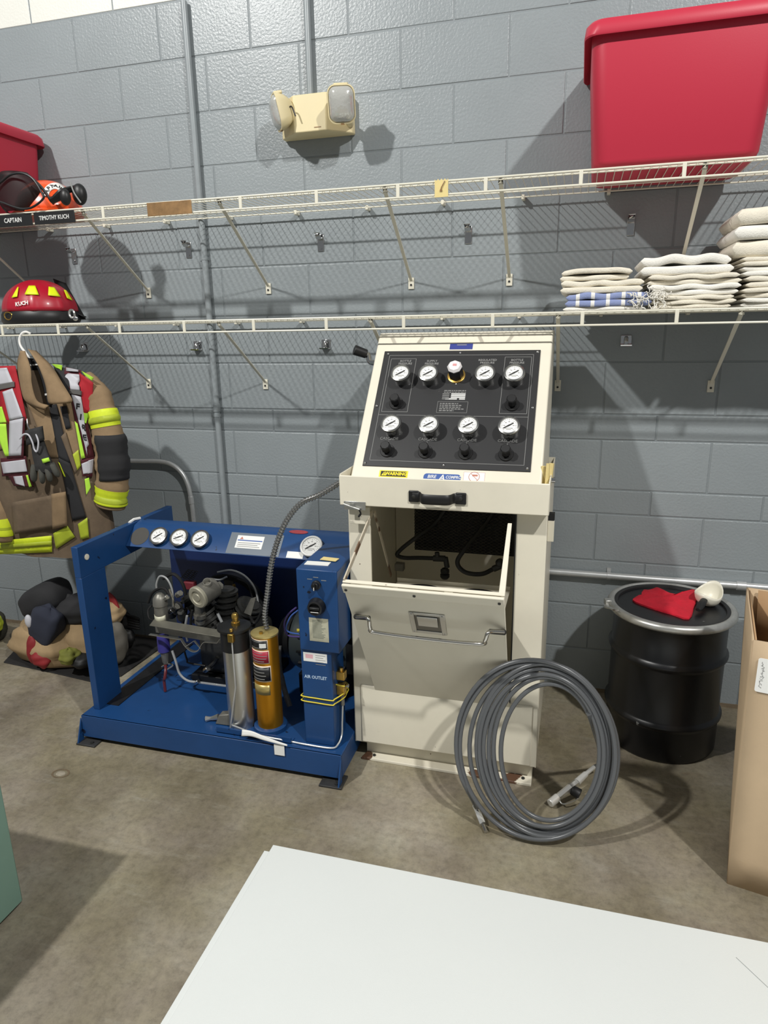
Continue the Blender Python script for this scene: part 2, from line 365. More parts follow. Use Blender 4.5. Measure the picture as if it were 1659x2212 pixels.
conduit('bent_pipe', smoothpath(q, 6), 0.0108, MT['pipe'], 'bare metal pipe bent down to the wall between the jacket and the compressor', couplings=[((q[6].x, -0.03, q[6].z), (0.05,0,-1))])

# ------------------------------------------------------------ coat hooks
def hook_upper(x, z, label):
    t = thing('coat_hook', (x, 0, z), label, 'hook', 'chrome hooks under the upper shelf')
    MB().box((x-0.0135, -0.0045, z-0.034), (x+0.0135, -0.0012, z+0.032)).obj('back_plate', MT['chrome'], t, bev=0.002)
    MB().tube([(x, -0.004, z+0.018), (x, -0.022, z+0.012), (x, -0.036, z+0.022), (x, -0.038, z+0.034)], [0.016, 0.016, 0.015, 0.0145], n=4, flat=0.16, upv=(0,-0.3,1)).obj('prong', MT['chrome'], t, bev=0.001)
    MB().cyl((x, -0.0045, z-0.022), (x, -0.0075, z-0.022), 0.005, n=10).obj('screw', MT['chrome'], t)
def hook_lower(x, z, label):
    t = thing('coat_hook', (x, 0, z), label, 'hook', 'chrome hooks under the lower shelf')
    MB().box((x-0.02, -0.0045, z-0.02), (x+0.02, -0.0012, z+0.022)).obj('back_plate', MT['chrome'], t, bev=0.002)
    MB().prism([(-0.001,-0.018),(-0.034,-0.018),(-0.036,-0.012),(-0.03,-0.013),(-0.006,-0.012),(-0.001,-0.006)], x-0.021, x+0.021, Matrix(((0,0,1,0),(1,0,0,0),(0,1,0,z),(0,0,0,1)))).obj('tray', MT['chrome'], t, bev=0.001)
    MB().tube([(x, -0.004, z+0.016), (x, -0.018, z+0.012), (x, -0.024, z-0.002), (x, -0.022, z-0.014)], 0.007, n=8, flat=0.5, upv=(0,1,0.2)).obj('prong', MT['chrome'], t)
where_u = ['behind the first brace right of the orange helmet, hook under the upper shelf', 'chrome hook beside the tall conduit, under the upper shelf', 'chrome hook under the upper shelf, straight below the emergency light', 'chrome hook under the upper shelf, below the yellow tag', 'chrome hook in the shadow of the large red bin under the upper shelf']
where_u[0] = 'chrome hook under the upper shelf nearest the orange helmet'
for x, l in zip((-0.137, 0.459, 1.076, 1.69, 2.288), where_u): hook_upper(x, 1.91, l)
for x, l in zip((-0.144, 0.464, 1.083, 2.301), ('chrome hook under the lower shelf just above the hanging jacket', 'chrome hook under the lower shelf beside the tall conduit', 'chrome hook under the lower shelf left of the cream cabinet', 'chrome hook under the lower shelf below the towels, right of the cream cabinet')): hook_lower(x, 1.50, l)

# ------------------------------------------------------------ red storage totes
def rrect(hx, hy, r, n=6):
    out = []
    for cx, cy, a0 in ((hx-r, hy-r, 0), (-hx+r, hy-r, 90), (-hx+r, -hy+r, 180), (hx-r, -hy+r, 270)):
        for k in range(n+1):
            a = math.radians(a0 + 90*k/n); out.append((cx + r*math.cos(a), cy + r*math.sin(a)))
    return out
def loft(m, rings, capb=True, capt=True, M=None):
    n = len(rings[0]); vs = [p for r in rings for p in r]; fs = []
    for j in range(len(rings)-1): fs += [(j*n+i, j*n+(i+1)%n, (j+1)*n+(i+1)%n, (j+1)*n+i) for i in range(n)]
    if capb: fs.append(tuple(range(n-1,-1,-1)))
    if capt: fs.append(tuple(range((len(rings)-1)*n, len(rings)*n)))
    return m.add(vs, fs, M)
def tote(cx, cy, z0, hx, hy, h, taper, label, rot=0.0, lip=0.045, lipout=0.02):
    t = thing('storage_tote', (cx, cy, z0), label, 'bin', 'red plastic totes on the upper shelf')
    M = T(cx, cy, z0) @ Matrix.Rotation(rot, 4, 'Z')
    m = MB(); rings = []
    R = 0.045
    def ring(hx_, hy_, z, r=R): return [(x, y, z) for x, y in rrect(hx_, hy_, r)]
    rings.append(ring(hx-0.02, hy-0.02, 0, R-0.015)); rings.append(ring(hx-0.006, hy-0.006, 0.006)); rings.append(ring(hx, hy, 0.02))
    rings.append(ring(hx+taper, hy+taper, h-lip)); 
    rings.append(ring(hx+taper, hy+taper, h-0.01)); rings.append(ring(hx+taper-0.006, hy+taper-0.006, h-0.01)); rings.append(ring(hx+taper-0.006, hy+taper-0.006, h-lip)); rings.append(ring(hx-0.006, hy-0.006, 0.03))
    loft(m, rings, M=M); m.obj('tub', MT['red'], t, ang=50)
    m = MB(); o = lipout; a = taper
    loft(m, [ring(hx+a-0.001, hy+a-0.001, h-lip+0.02), ring(hx+a+o, hy+a+o, h-lip), ring(hx+a+o+0.002, hy+a+o+0.002, h-lip+0.004), ring(hx+a+o-0.002, hy+a+o-0.002, h-0.012), ring(hx+a+o-0.012, hy+a+o-0.012, h), ring(hx+a-0.004, hy+a-0.004, h), ring(hx+a-0.007, hy+a-0.007, h-0.01)], False, False, M)
    m.obj('rim', MT['red'], t, ang=40)
    return t
tote(2.378, -0.215, ZU+0.004, 0.238, 0.185, 0.395, 0.024, 'large bright red plastic tote above the folded towels')
tote(-0.44, -0.205, ZU+0.004, 0.21, 0.155, 0.372, 0.02, 'dark red plastic tote behind the orange helmet at the left edge')

# ------------------------------------------------------------ tags on the upper shelf lip
MT['tagbrown'] = mat('brown_holder', rgb(142,110,72), 0.35, var=0.35, vscale=18, coat=0.3)
a, b = PY(318, 448, -0.413), PY(416, 466, -0.413)
o = MB().box((a.x, -0.4155, ZU-0.047), (b.x, -0.4125, ZU+0.0)).obj('label_holder', MT['tagbrown'], bev=0.001); solo(tag(o, 'empty brown label holder clipped to the upper shelf edge by the conduit', 'tag'))
MT['paper'] = mat('yellowed_paper', rgb(226,206,142), 0.7, var=0.06, vscale=30)
a, b = PY(939, 415, -0.414), PY(968, 415, -0.414); w = b.x - a.x
m = MB(); poly = [(a.x, ZU-0.05), (b.x, ZU-0.05), (b.x, ZU+0.005)] + [(b.x - w*k/8, ZU + (0.0 if k % 2 else 0.006)) for k in range(1, 8)] + [(a.x, ZU+0.005)]
m.prism(poly, 0, 0.0016, Matrix(((1,0,0,0),(0,0,1,-0.4145),(0,1,0,0),(0,0,0,1))))
tg = thing('paper_tag', (a.x, -0.414, ZU-0.05), 'torn yellow paper tag pinned to the upper shelf edge', 'tag'); m.obj('paper', MT['paper'], tg)
MB().tube([(a.x+w*0.48, -0.416, ZU-0.028), (a.x+w*0.52, -0.417, ZU-0.02), (a.x+w*0.75, -0.4165, ZU-0.002)], 0.0018, n=6).cyl((a.x+w*0.48,-0.415,ZU-0.03),(a.x+w*0.48,-0.4175,ZU-0.03),0.004,n=10).obj('pin', MT['tagbrown'], tg)
def nameplate(u0, u1, txt, label, size):
    x0 = PY(u0, 478, -0.414).x; x1 = PY(u1, 478, -0.414).x
    t = thing('name_plate', ((x0+x1)/2, -0.414, ZU-0.05), label, 'sign', 'name plates on the upper shelf edge')
    MB().box((x0, -0.416, ZU-0.049), (x1, -0.413, ZU-0.004)).obj('plate', MT['black'], t, bev=0.0008)
    text(txt, size, MT['inkw'], t, frame(((x0+x1)/2 + (0.012 if txt == 'CAPTAIN' else 0.0), -0.4163, ZU-0.0265), (1,0,0), (0,-1,0)), bold=0.0003, sx=0.85)
nameplate(-22, 70, 'CAPTAIN', 'black name plate with white lettering, left one on the shelf edge', 0.024)
nameplate(75, 163, 'TIMOTHY KUCH', 'black name plate with a longer white name, right one on the shelf edge', 0.022)

# ------------------------------------------------------------ emergency light
MT['beige'] = mat('beige_plastic', rgb(222,208,166), 0.45, var=0.02)
MT['lens'] = mat('clear_lens', rgb(206,206,200), 0.14, metal=0.35, bump=0.5, bscale=45, bdist=0.006, coat=0.6)
ED = 0.105; EX0, EX1, EZ0, EZ1 = PY(608, 250, -0.03).x, PY(762, 250, -0.03).x, PY(655, 286, -ED).z, PY(655, 203, -ED).z; EL, ER = PY(634, 250, -ED).x, PY(704, 240, -ED).x
em = thing('emergency_light', (1.06, -0.05, EZ0), 'beige twin-head emergency light mounted high on the grey wall', 'light')
prof = [(EX0, -0.001), (EX1, -0.001), (EX1, -0.03), (ER, -ED), (EL, -ED), (EX0, -0.03)]
MB().prism(prof, EZ0, EZ1).obj('housing', MT['beige'], em, bev=0.004)
MB().box((ER-0.05, -ED-0.001, EZ0+0.012), (ER-0.022, -ED-0.0002, EZ0+0.015)).obj('indicator', MT['tagbrown'], em)
def lamp_head(c, aim, name='lamp_head'):
    M = frame(c, Vector((0,0,1)).cross(Vector(aim)), aim)
    m = MB(); rr = lambda s, z, r: [(x, y, z) for x, y in rrect(0.050*s, 0.062*s, r*0.85)]
    loft(m, [rr(0.35, -0.062, 0.018), rr(0.62, -0.052, 0.028), rr(0.86, -0.03, 0.032), rr(1.0, -0.004, 0.034), rr(1.02, 0.006, 0.034), rr(0.95, 0.007, 0.03), rr(0.93, 0.002, 0.03)], M=M)
    h = m.obj(name, MT['beige'], em, ang=60)
    m = MB(); loft(m, [rr(0.94, 0.001, 0.03), rr(0.88, 0.010, 0.03), rr(0.72, 0.019, 0.028), rr(0.45, 0.025, 0.018), rr(0.15, 0.027, 0.006)], M=M); m.obj('lens', MT['lens'], h, ang=60)
    MB().box((-0.026, 0.056, -0.03), (0.026, 0.067, 0.003), M).obj('visor', MT['beige'], h, bev=0.003)
    MB().box((-0.006, -0.066, -0.002), (0.006, -0.06, 0.007), M).obj('clip', MT['tagbrown'], h)
    return h
lamp_head(PY(738, 225, -0.165), (0.2, -1, -0.32))
lamp_head(PY(600, 243, -0.12), (-0.82, -0.54, -0.22))
p = PY(622, 236, -0.12); MB().tube(smoothpath([p, p + Vector((0.02, -0.012, 0.004)), p + Vector((0.035, -0.012, -0.03))], 5), 0.003, n=6).obj('cable', MT['black'], em)
lp = PY(738, 225, -0.165); MB().cyl(lp + Vector((0.0, 0.04, -0.02)), (lp.x-0.01, -0.04, lp.z-0.03), 0.016, n=14).obj('swivel', MT['beige'], em)
lp = PY(601, 243, -0.12); MB().cyl(lp + Vector((0.04, 0.015, 0.0)), (EX0+0.03, -0.06, lp.z), 0.016, n=14).obj('swivel', MT['beige'], em)

# ------------------------------------------------------------ folded towels
MT['towel'] = mat('cream_terry', rgb(226,219,202), 0.95, var=0.06, vscale=25, bump=0.8, bscale=260, bdist=0.002, sheen=0.2)
MT['towelw'] = mat('white_terry', rgb(234,231,222), 0.95, var=0.05, vscale=25, bump=0.8, bscale=260, bdist=0.002, sheen=0.2)
def towel(x0, x1, y0, y1, z, h, layers, seed, m, label, group, top=True):
    """a towel folded into layers; the fold shows as a rounded edge on the left and loose layer ends at the front"""
    rnd = random.Random(seed); t = thing('folded_towel', ((x0+x1)/2, (y0+y1)/2, z), label, 'towel', group)
    lt = h / layers; NX, NY = 26, 8
    for k in range(layers):
        ph = [rnd.uniform(0, 6.28) for _ in range(5)]; a = rnd.uniform(0.5, 1.1) * lt * 0.11
        ex0 = x0 + rnd.uniform(0, 0.008); ex1 = x1 - rnd.uniform(0, 0.02); ey = y0 + rnd.uniform(-0.004, 0.008)
        mb = MB()
        zb = z + k * lt; th = lt * 0.94
        def sec(i):
            x = ex0 + (ex1-ex0) * i / NX; ed = min(1.0, (i / NX) / 0.06) ; ed2 = min(1.0, (1 - i / NX) / 0.05)
            e = math.sqrt(max(0.02, 1 - (1-ed)**2)) * math.sqrt(max(0.05, 1 - (1-ed2)**2))
            wz = (a * (math.sin(8*(i/NX)*1.7 + ph[0]) + 0.6*math.sin(17*(i/NX) + ph[1]))) * (1.0 if k else 0.25) + (0.006 * math.sin(PI*i/NX) if (top and k == layers-1) else 0)
            yf = ey + 0.004 * math.sin(11*(i/NX) + ph[2]); mid = zb + th/2 + wz; hh = th/2 * e
            pts = []
            for q in range(9):
                ang = PI/2 + PI * q / 8
                pts.append((x, yf + hh*(1+0.6*math.cos(ang)), mid + hh*math.sin(ang)))
            pts += [(x, y1, mid - hh), (x, y1, mid + hh)]
            return pts
        rings = [sec(i) for i in range(NX+1)]; n = 11
        vs = [p for r in rings for p in r]; fs = [(i*n+q, i*n+(q+1) % n, (i+1)*n+(q+1) % n, (i+1)*n+q) for i in range(NX) for q in range(n)] + [tuple(range(n)), tuple(range(NX*n+n-1, NX*n-1, -1))]
        mb.add(vs, fs); mb.obj('fold', m, t, ang=70)
    return t
zt = ZL + 0.003
G1, G2, G3 = 'towels in the left stack', 'towels in the middle stack', 'towels in the right stack'
X = lambda u, v=640, y=-0.36: PY(u, v, y).x
# left stack: checked towel under two plain ones
def checked():
    m = mat('blue_check_cloth', rgb(122,134,186), 0.95, bump=0.6, bscale=260); nt = m.node_tree; b = nt.nodes['Principled BSDF']
    tc = nt.nodes.new('ShaderNodeTexCoord'); sp = nt.nodes.new('ShaderNodeSeparateXYZ'); nt.links.new(tc.outputs['Object'], sp.inputs[0])
    def bands(sock, period, width):
        a = nt.nodes.new('ShaderNodeMath'); a.operation = 'PINGPONG'; a.inputs[1].default_value = period; nt.links.new(sock, a.inputs[0])
        c = nt.nodes.new('ShaderNodeMath'); c.operation = 'LESS_THAN'; c.inputs[1].default_value = width; nt.links.new(a.outputs[0], c.inputs[0]); return c.outputs[0]
    mx = nt.nodes.new('ShaderNodeMath'); mx.operation = 'MAXIMUM'; nt.links.new(bands(sp.outputs[0], 0.024, 0.006), mx.inputs[0]); nt.links.new(bands(sp.outputs[1], 0.03, 0.007), mx.inputs[1])
    c = nt.nodes.new('ShaderNodeMix'); c.data_type = 'RGBA'; c.inputs['A'].default_value = (*rgb(136,148,188), 1); c.inputs['B'].default_value = (*rgb(232,230,226), 1)
    nt.links.new(mx.outputs[0], c.inputs['Factor']); nt.links.new(c.outputs['Result'], b.inputs['Base Color']); return m
MT['check'] = checked()
towel(X(1214), X(1405), -0.37, -0.10, zt, 0.014, 1, 1, MT['towelw'], 'thin plain cloth at the very bottom of the left towel stack', G1, False)
ct = towel(X(1218), X(1412), -0.385, -0.10, zt+0.014, 0.044, 2, 2, MT['check'], 'blue and white checked cloth in the left towel stack', G1, False)
fr = MB(); rnd = random.Random(4)
for k in range(26):
    x = X(1352) + rnd.uniform(0, 0.10); z = zt + 0.02 + rnd.uniform(0, 0.04)
    pts = [(x, -0.375, z)]
    for j in range(5): pts.append((pts[-1][0]+rnd.uniform(-0.008, 0.016), -0.385-rnd.uniform(0, 0.012), max(zt+0.003, pts[-1][2]+rnd.uniform(-0.017, 0.01))))
    fr.tube(smoothpath(pts, 3), 0.0016, n=5)
fr.obj('frayed_threads', MT['towelw'], ct, kind='stuff')
towel(X(1210), X(1398), -0.375, -0.09, zt+0.058, 0.040, 2, 3, MT['towel'], 'cream towel lying on the blue checked cloth', G1, False)
towel(X(1208), X(1362), -0.37, -0.10, zt+0.098, 0.034, 2, 5, MT['towel'], 'small cream towel on top of the left stack', G1)
# middle stack
for k, (h, u0, u1, nl) in enumerate(((0.042, 1402, 1592, 3), (0.034, 1398, 1600, 2), (0.030, 1392, 1602, 2), (0.056, 1376, 1578, 2))):
    z = zt + (0, 0.042, 0.076, 0.106)[k]
    towel(X(u0), X(u1), -0.375, -0.09, z, h, nl, 20+k, MT['towelw'] if k % 2 else MT['towel'], ('lowest towel of the middle stack, several loose layers', 'second towel up in the middle stack', 'third towel up in the middle stack', 'thick towel on top of the middle stack')[k], G2, k == 3)
# right stack
zz = zt
lab = ['lowest towel of the tall right stack', 'second towel from the bottom of the right stack', 'third towel from the bottom of the right stack', 'fourth towel from the bottom of the right stack', 'crumpled fifth towel of the right stack', 'rolled white towel, third from the top of the right stack', 'rolled cream towel, second from the top of the right stack', 'flat cream towel on top of the tall right stack']
for k, h in enumerate((0.03, 0.03, 0.034, 0.03, 0.028, 0.05, 0.042, 0.05)):
    u0 = (1600, 1598, 1602, 1594, 1590, 1568, 1566, 1572)[k]
    towel(X(u0), X(u0)+0.36, -0.375, -0.08, zz, h*0.99, 1 if k >= 5 else 2, 40+k, MT['towel'] if k % 3 else MT['towelw'], lab[k], G3, k == 7); zz += h
# ------------------------------------------------------------ cream breathing-air fill station
FX0, FX1, FY, FB = 1.405, 2.063, -0.72, -0.10
st = thing('fill_station', (1.734, -0.42, 0), 'cream metal air fill cabinet with black gauge panel and tilted-open door', 'cabinet')
C_ = MT['cream']
MB().box((FX0, FY, 0.078), (1.482, FY+0.012, 1.02)).obj('front_stile', C_, st, bev=0.003)
MB().box((1.966, FY, 0.078), (FX1, FY+0.012, 1.02)).obj('front_stile', C_, st, bev=0.003)
MB().box((1.43, FY-0.004, 0.082), (2.045, FY+0.01, 0.318)).obj('lower_panel', C_, st, bev=0.004)
MB().box((FX0, FY+0.001, 0.078), (FX0+0.004, FB, 1.06)).obj('side_panel', C_, st)
MB().box((FX1-0.004, FY+0.001, 0.078), (FX1, FB, 1.06)).obj('side_panel', C_, st)
MB().box((FX0+0.004, FB-0.004, 0.078), (FX1-0.004, FB, 1.06)).obj('back_panel', C_, st)
MB().box((FX0+0.004, FY+0.012, 0.078), (FX1-0.004, FB-0.004, 0.082)).obj('bottom_panel', C_, st)
# toe kick and floor flange
MT['creamr'] = mat('cream_enamel_rusty', rgb(226,220,202), 0.45, var=0.04, vscale=7); chips(MT['creamr'], rgb(92,66,50), scale=9, thr=0.6, soft=0.02)
MB().box((1.434, FY+0.045, 0.008), (2.05, FB-0.02, 0.079)).obj('toe_kick', C_, st, bev=0.002)
MB().prism([(1.424, -0.716), (2.05, -0.722), (2.05, -0.66), (1.44, -0.66)], 0.0, 0.011).obj('floor_flange', MT['creamr'], st, bev=0.002)
for x in (1.47, 2.02): MB().cyl((x, -0.698, 0.011), (x, -0.698, 0.0155), 0.006, n=8).obj('bolt', MT['cast'], st)
# tray (apron) around the foot of the console
TX0, TX1, TY, TZ0, TZ1 = 1.397, 2.068, -0.78, 1.003, 1.103
MB().box((TX0, TY, TZ0), (TX1, TY+0.006, TZ1)).obj('tray_front', C_, st, bev=0.003)
MB().box((TX0, TY+0.006, TZ0), (TX0+0.005, -0.56, TZ1+0.004)).obj('tray_side', C_, st, bev=0.002)
MB().box((TX1-0.005, TY+0.006, TZ0), (TX1, -0.56, TZ1+0.004)).obj('tray_side', C_, st, bev=0.002)
MB().box((TX0+0.005, TY+0.006, TZ0+0.002), (TX1-0.005, FY+0.02, TZ0+0.008)).obj('tray_floor', C_, st)
# console
MC = frame((1.414, -0.71, 1.085), (1, 0, 0), (0, -0.7655, 0.6435)); MCI = MC.inverted()
CW = 0.626; CL = 0.5905
prof = [(-0.74, 1.05), (-0.33, 1.537), (-0.318, 1.545), (-0.14, 1.545), (-0.14, 1.03), (-0.70, 1.03)]
MB().prism(prof, 1.414, 2.040, Matrix(((0,0,1,0),(1,0,0,0),(0,1,0,0),(0,0,0,1)))).obj('console', MT['creamc'], st, bev=0.006, seg=3)
def CP(u, v, off=0.0):
    n = MC.to_3x3().col[2]; return MCI @ PP(u, v, MC.translation + n*off, n)
def LM(a, b, c=0.0): return MC @ T(a, b, c)
pl = [CP(*q) for q in ((834, 761), (1169, 756), (1145.3, 1020), (780.6, 1007))]
px0 = (pl[0].x + pl[3].x)/2; px1 = (pl[1].x + pl[2].x)/2; py0 = (pl[2].y + pl[3].y)/2; py1 = (pl[0].y + pl[1].y)/2
gp = MB().box((px0, py0, 0.0), (px1, py1, 0.004), MC).obj('gauge_panel', MT['panel'], st, bev=0.001)
def line(a, b, w=0.0012, z=0.0045, m=MB):
    a = Vector((a[0], a[1], z)); b = Vector((b[0], b[1], z)); d = (b-a).normalized(); n = Vector((-d.y, d.x, 0))*w/2
    return [a-n, b-n, b+n, a+n]
fr = MB()
def rect(x0, y0, x1, y1, w=0.0013, z=0.0043):
    for a, b in (((x0,y0),(x1,y0)), ((x1,y0),(x1,y1)), ((x1,y1),(x0,y1)), ((x0,y1),(x0,y0))): fr.add(line(a, b, w, z), [(0,1,2,3)], MC)
def q2(u, v): p = CP(u, v, 0.004); return p.x, p.y
mx0, my0 = px0+0.022, py0+0.022; mx1, my1 = px1-0.022, py1-0.02
rect(mx0, my0, mx1, my1)
ym = (q2(812, 896)[1] + q2(1145, 901)[1])/2
fr.add(line((mx0, ym), (mx1, ym), 0.0013, 0.0043), [(0,1,2,3)], MC)
a0, b0 = q2(824, 889); a1, b1 = q2(903, 775); rect(a0, b0, a1-0.006, b1)
a0, b0 = q2(1073, 893); a1, b1 = q2(1146, 771); rect(a0+0.008, b0, a1+0.004, b1)
a0, b0 = q2(940, 891); a1, b1 = q2(1011, 868); rect(a0+0.004, b0, a1, b1, 0.001)
fr.obj('border_lines', MT['ink'], gp, smooth=False)
pr_ = MB(); rnd = random.Random(3)   # small print too fine to read
for k in range(5):
    y = b1 - 0.008 - k*0.0072; x = a0 + 0.012; xe = a1 - (0.03, 0.02, 0.024, 0.012, 0.045)[k]
    while x < xe: w = rnd.uniform(0.004, 0.012); pr_.add(line((x, y), (min(x+w, xe), y), 0.0034, 0.0043), [(0,1,2,3)], MC); x += w + 0.0025
c0 = q2(957, 862); c1 = q2(1007, 842)
for k in range(6):
    y = c1[1] - 0.004 - k*0.0068
    if k < 2:
        x = c0[0]
        while x < c1[0]: w = rnd.uniform(0.004, 0.012); pr_.add(line((x, y), (min(x+w, c1[0]), y), 0.003, 0.0043), [(0,1,2,3)], MC); x += w + 0.002
    else: pr_.add(line((c0[0]-0.004, y), (c0[0]+0.02, y), 0.003, 0.0043), [(0,1,2,3)], MC)
pr_.obj('small_print', MT['ink'], gp, smooth=False, kind='stuff')
wb = MB()
for k in range(2, 6):
    y = c1[1] - 0.004 - k*0.0068; x = c0[0] + 0.026
    if k < 5: wb.add(line((x, y), (c1[0], y), 0.0046, 0.0043), [(0,1,2,3)], MC)
    else:
        wb.add(line((c0[0]+0.008, y), (c0[0]+0.048, y), 0.0046, 0.0043), [(0,1,2,3)], MC); wb.add(line((c1[0]-0.02, y), (c1[0], y), 0.0046, 0.0043), [(0,1,2,3)], MC)
wb.obj('fill_in_bars', MT['inkw'], gp, smooth=False)
for u, v in ((838.6, 764.6), (994.5, 762.3), (1161.5, 760), (814, 876.6), (1150.2, 880.5), (788.5, 999.8), (958, 1004.5), (1138.6, 1011.6), (985, 829.5)):
    p = CP(u, v, 0.006); MB().lathe([(0.0052, 0.004), (0.0052, 0.006), (0.0035, 0.0082), (0.0008, 0.009)], 10, MC @ T(p.x, p.y, 0)).obj('panel_screw', MT['chrome'], gp)
MT['bezel'] = mat('gauge_bezel', rgb(150,150,148), 0.2, metal=0.9)
def gauge(parent, M, r, h, ang, ticks=True, case=None, rim=1.0):
    g = MB().lathe([(r*0.82, 0), (r*0.82, h-0.002), (r*1.04*rim, h), (r*1.05*rim, h+0.004), (r*1.0*rim, h+0.0075), (r*0.84, h+0.009), (r*0.79, h+0.005), (r*0.79, h+0.001)], 32, M).obj('pressure_gauge', case or MT['bezel'], parent, ang=40)
    MB().lathe([(r*0.79, h+0.0015), (r*0.79, h+0.005)], 32, M).obj('dial', MT['dial'], g)
    if ticks:
        tk = MB()
        for k in range(19):
            a = math.radians(225 - k*15); L = 0.2 if k % 3 == 0 else 0.1; R = M @ Matrix.Rotation(a, 4, 'Z')
            tk.add([(r*(0.74-L), -r*0.018, h+0.0053), (r*0.74, -r*0.018, h+0.0053), (r*0.74, r*0.018, h+0.0053), (r*(0.74-L), r*0.018, h+0.0053)], [(0,1,2,3)], R)
        for k in range(7):
            a = math.radians(225 - k*45); c = (r*0.42*math.cos(a), r*0.42*math.sin(a)); tk.box((c[0]-r*0.08, c[1]-r*0.035, h+0.0052), (c[0]+r*0.08, c[1]+r*0.035, h+0.0054), M)
        for k in range(2): tk.box((-r*0.22, -r*(0.28+0.14*k)-r*0.03, h+0.0052), (r*0.22, -r*(0.28+0.14*k)+r*0.02, h+0.0054), M)
        tk.obj('scale_marks', MT['ink'], g, smooth=False)
    R = M @ Matrix.Rotation(math.radians(ang), 4, 'Z')
    MB().prism([(-r*0.6, -r*0.03), (-r*0.25, -r*0.05), (0, -r*0.07), (r*0.5, -r*0.025), (r*0.5, r*0.025), (0, r*0.07), (-r*0.25, r*0.05), (-r*0.6, r*0.03)], h+0.0062, h+0.0072, R).obj('needle', MT['inkb'], g, smooth=False)
    return g
GR = 0.0345; GH = 0.034
def spot(lst, off):
    out = [CP(u, v, off) for u, v in lst]; y = sum(p.y for p in out)/len(out); return [(p.x, y) for p in out]
for x, y in spot(((865.6, 807), (925, 807), (1048, 806), (1111, 806)), GH+0.006): gauge(gp, LM(x, y, 0.004), GR, GH, 32)
for x, y in spot(((844.5, 917), (926.5, 917), (1012, 918), (1099.5, 918.5)), GH+0.006): gauge(gp, LM(x, y, 0.004), GR, GH, 32)
def knob(parent, x, y, h=0.042, r=0.0165):
    k = MB().lathe([(r*1.5, 0.004), (r*1.5, 0.0075), (r*1.42, 0.009)], 24, LM(x, y)).obj('valve_skirt', MT['black'], parent)
    MB().lathe([(r*0.62, 0.008), (r*0.62, 0.016), (r*1.08, 0.020), (r*1.04, h), (r*0.86, h+0.003)], 8, LM(x, y) @ Matrix.Rotation(0.2, 4, 'Z')).obj('valve_knob', MT['black'], k, ang=20)
for x, y in spot(((831, 962), (914.5, 963), (1002.8, 965), (1091.7, 967)), 0.045): knob(gp, x, y)
for x, y in spot(((851, 858), (1105, 859)), 0.045): knob(gp, x, y)
# regulator with gauge-topped cap
(rx, ry), = spot(((986, 812),), 0.004)
rg = MB().lathe([(0.031, 0.004), (0.031, 0.008), (0.0285, 0.009)], 28, LM(rx, ry)).obj('regulator', MT['brass'], gp)
MB().lathe([(0.026, 0.008), (0.026, 0.05), (0.024, 0.052)], 8, LM(rx, ry)).obj('regulator_knob', MT['black'], rg, ang=20)
MT['capw'] = mat('white_cap', rgb(236,232,232), 0.3)
MB().lathe([(0.025, 0.052), (0.026, 0.056), (0.02, 0.064), (0.006, 0.066)], 8, LM(rx, ry)).obj('regulator_cap', MT['capw'], rg, ang=20)
MB().box((-0.005, -0.004, 0.066), (0.008, 0.005, 0.0665), LM(rx, ry)).obj('cap_mark', mat('faded_red', rgb(214,150,150), 0.6), rg)
def ptext(s, u, v, size, m=MT['ink']):
    p = CP(u, v, 0.004); text(s, size, m, gp, LM(p.x, p.y, 0.0044), bold=0.0002)
for u in (873, 935, 1046, 1114): pass
for s, u, v in (('BOTTLE\nPRESSURE', 876, 783), ('SUPPLY\nPRESSURE', 933, 783), ('REGULATED\nPRESSURE', 1053, 781), ('BOTTLE\nPRESSURE', 1117, 781)): ptext(s, u, v, 0.0115)
for k, (u, v) in enumerate(((840.5, 947.5), (923.5, 949.3), (1008.5, 951), (1096.5, 953))): ptext('CASCADE', u, v, 0.0145); p = CP(u, v, 0.004); text(str(k+1), 0.01, MT['ink'], gp, LM(p.x, p.y-0.0125, 0.0044))
# stickers on the console
MT['yellow'] = mat('yellow_vinyl', rgb(246,224,20), 0.45); MT['bluev'] = mat('blue_vinyl', rgb(58,92,160), 0.4); MT['bluet'] = mat('blue_tape', rgb(52,64,140), 0.5)
p0, p1 = CP(818, 1030, 0), CP(882, 1018, 0)
wn = MB().box((p0.x, p0.y, 0.0003), (p1.x, p1.y, 0.0011), MC).obj('warning_sticker', MT['yellow'], st)
MB().box((p0.x+0.005, p0.y+0.003, 0.0011), (p1.x-0.005, p1.y-0.003, 0.0014), MC).obj('sticker_band', MT['inkb'], wn)
xm, ymm = (p0.x+p1.x)/2, (p0.y+p1.y)/2
text('WARNING', 0.0165, MT['yellow'], wn, LM(xm+0.009, ymm, 0.0017), bold=0.0006, sx=0.92)
MB().prism([(0, 0), (0.017, 0), (0.0085, 0.014)], 0.0014, 0.0017, LM(p0.x+0.008, ymm-0.007)).obj('hazard_triangle', MT['yellow'], wn, smooth=False)
text('!', 0.012, MT['inkb'], wn, LM(p0.x+0.0165, ymm-0.002, 0.002), bold=0.0004)
p0, p1 = CP(914, 1036, 0), CP(996, 1026, 0); hx = (p1.x-p0.x)/2; hy = 0.0135
bd = MB(); loft(bd, [[(x, y, z) for x, y in rrect(hx, hy, 0.011)] for z in (0.0003, 0.0016)], M=LM((p0.x+p1.x)/2, (p0.y+p1.y)/2-0.002)); bd = bd.obj('maker_badge', MT['bluev'], st)
bm_ = LM((p0.x+p1.x)/2, (p0.y+p1.y)/2-0.002, 0.0017)
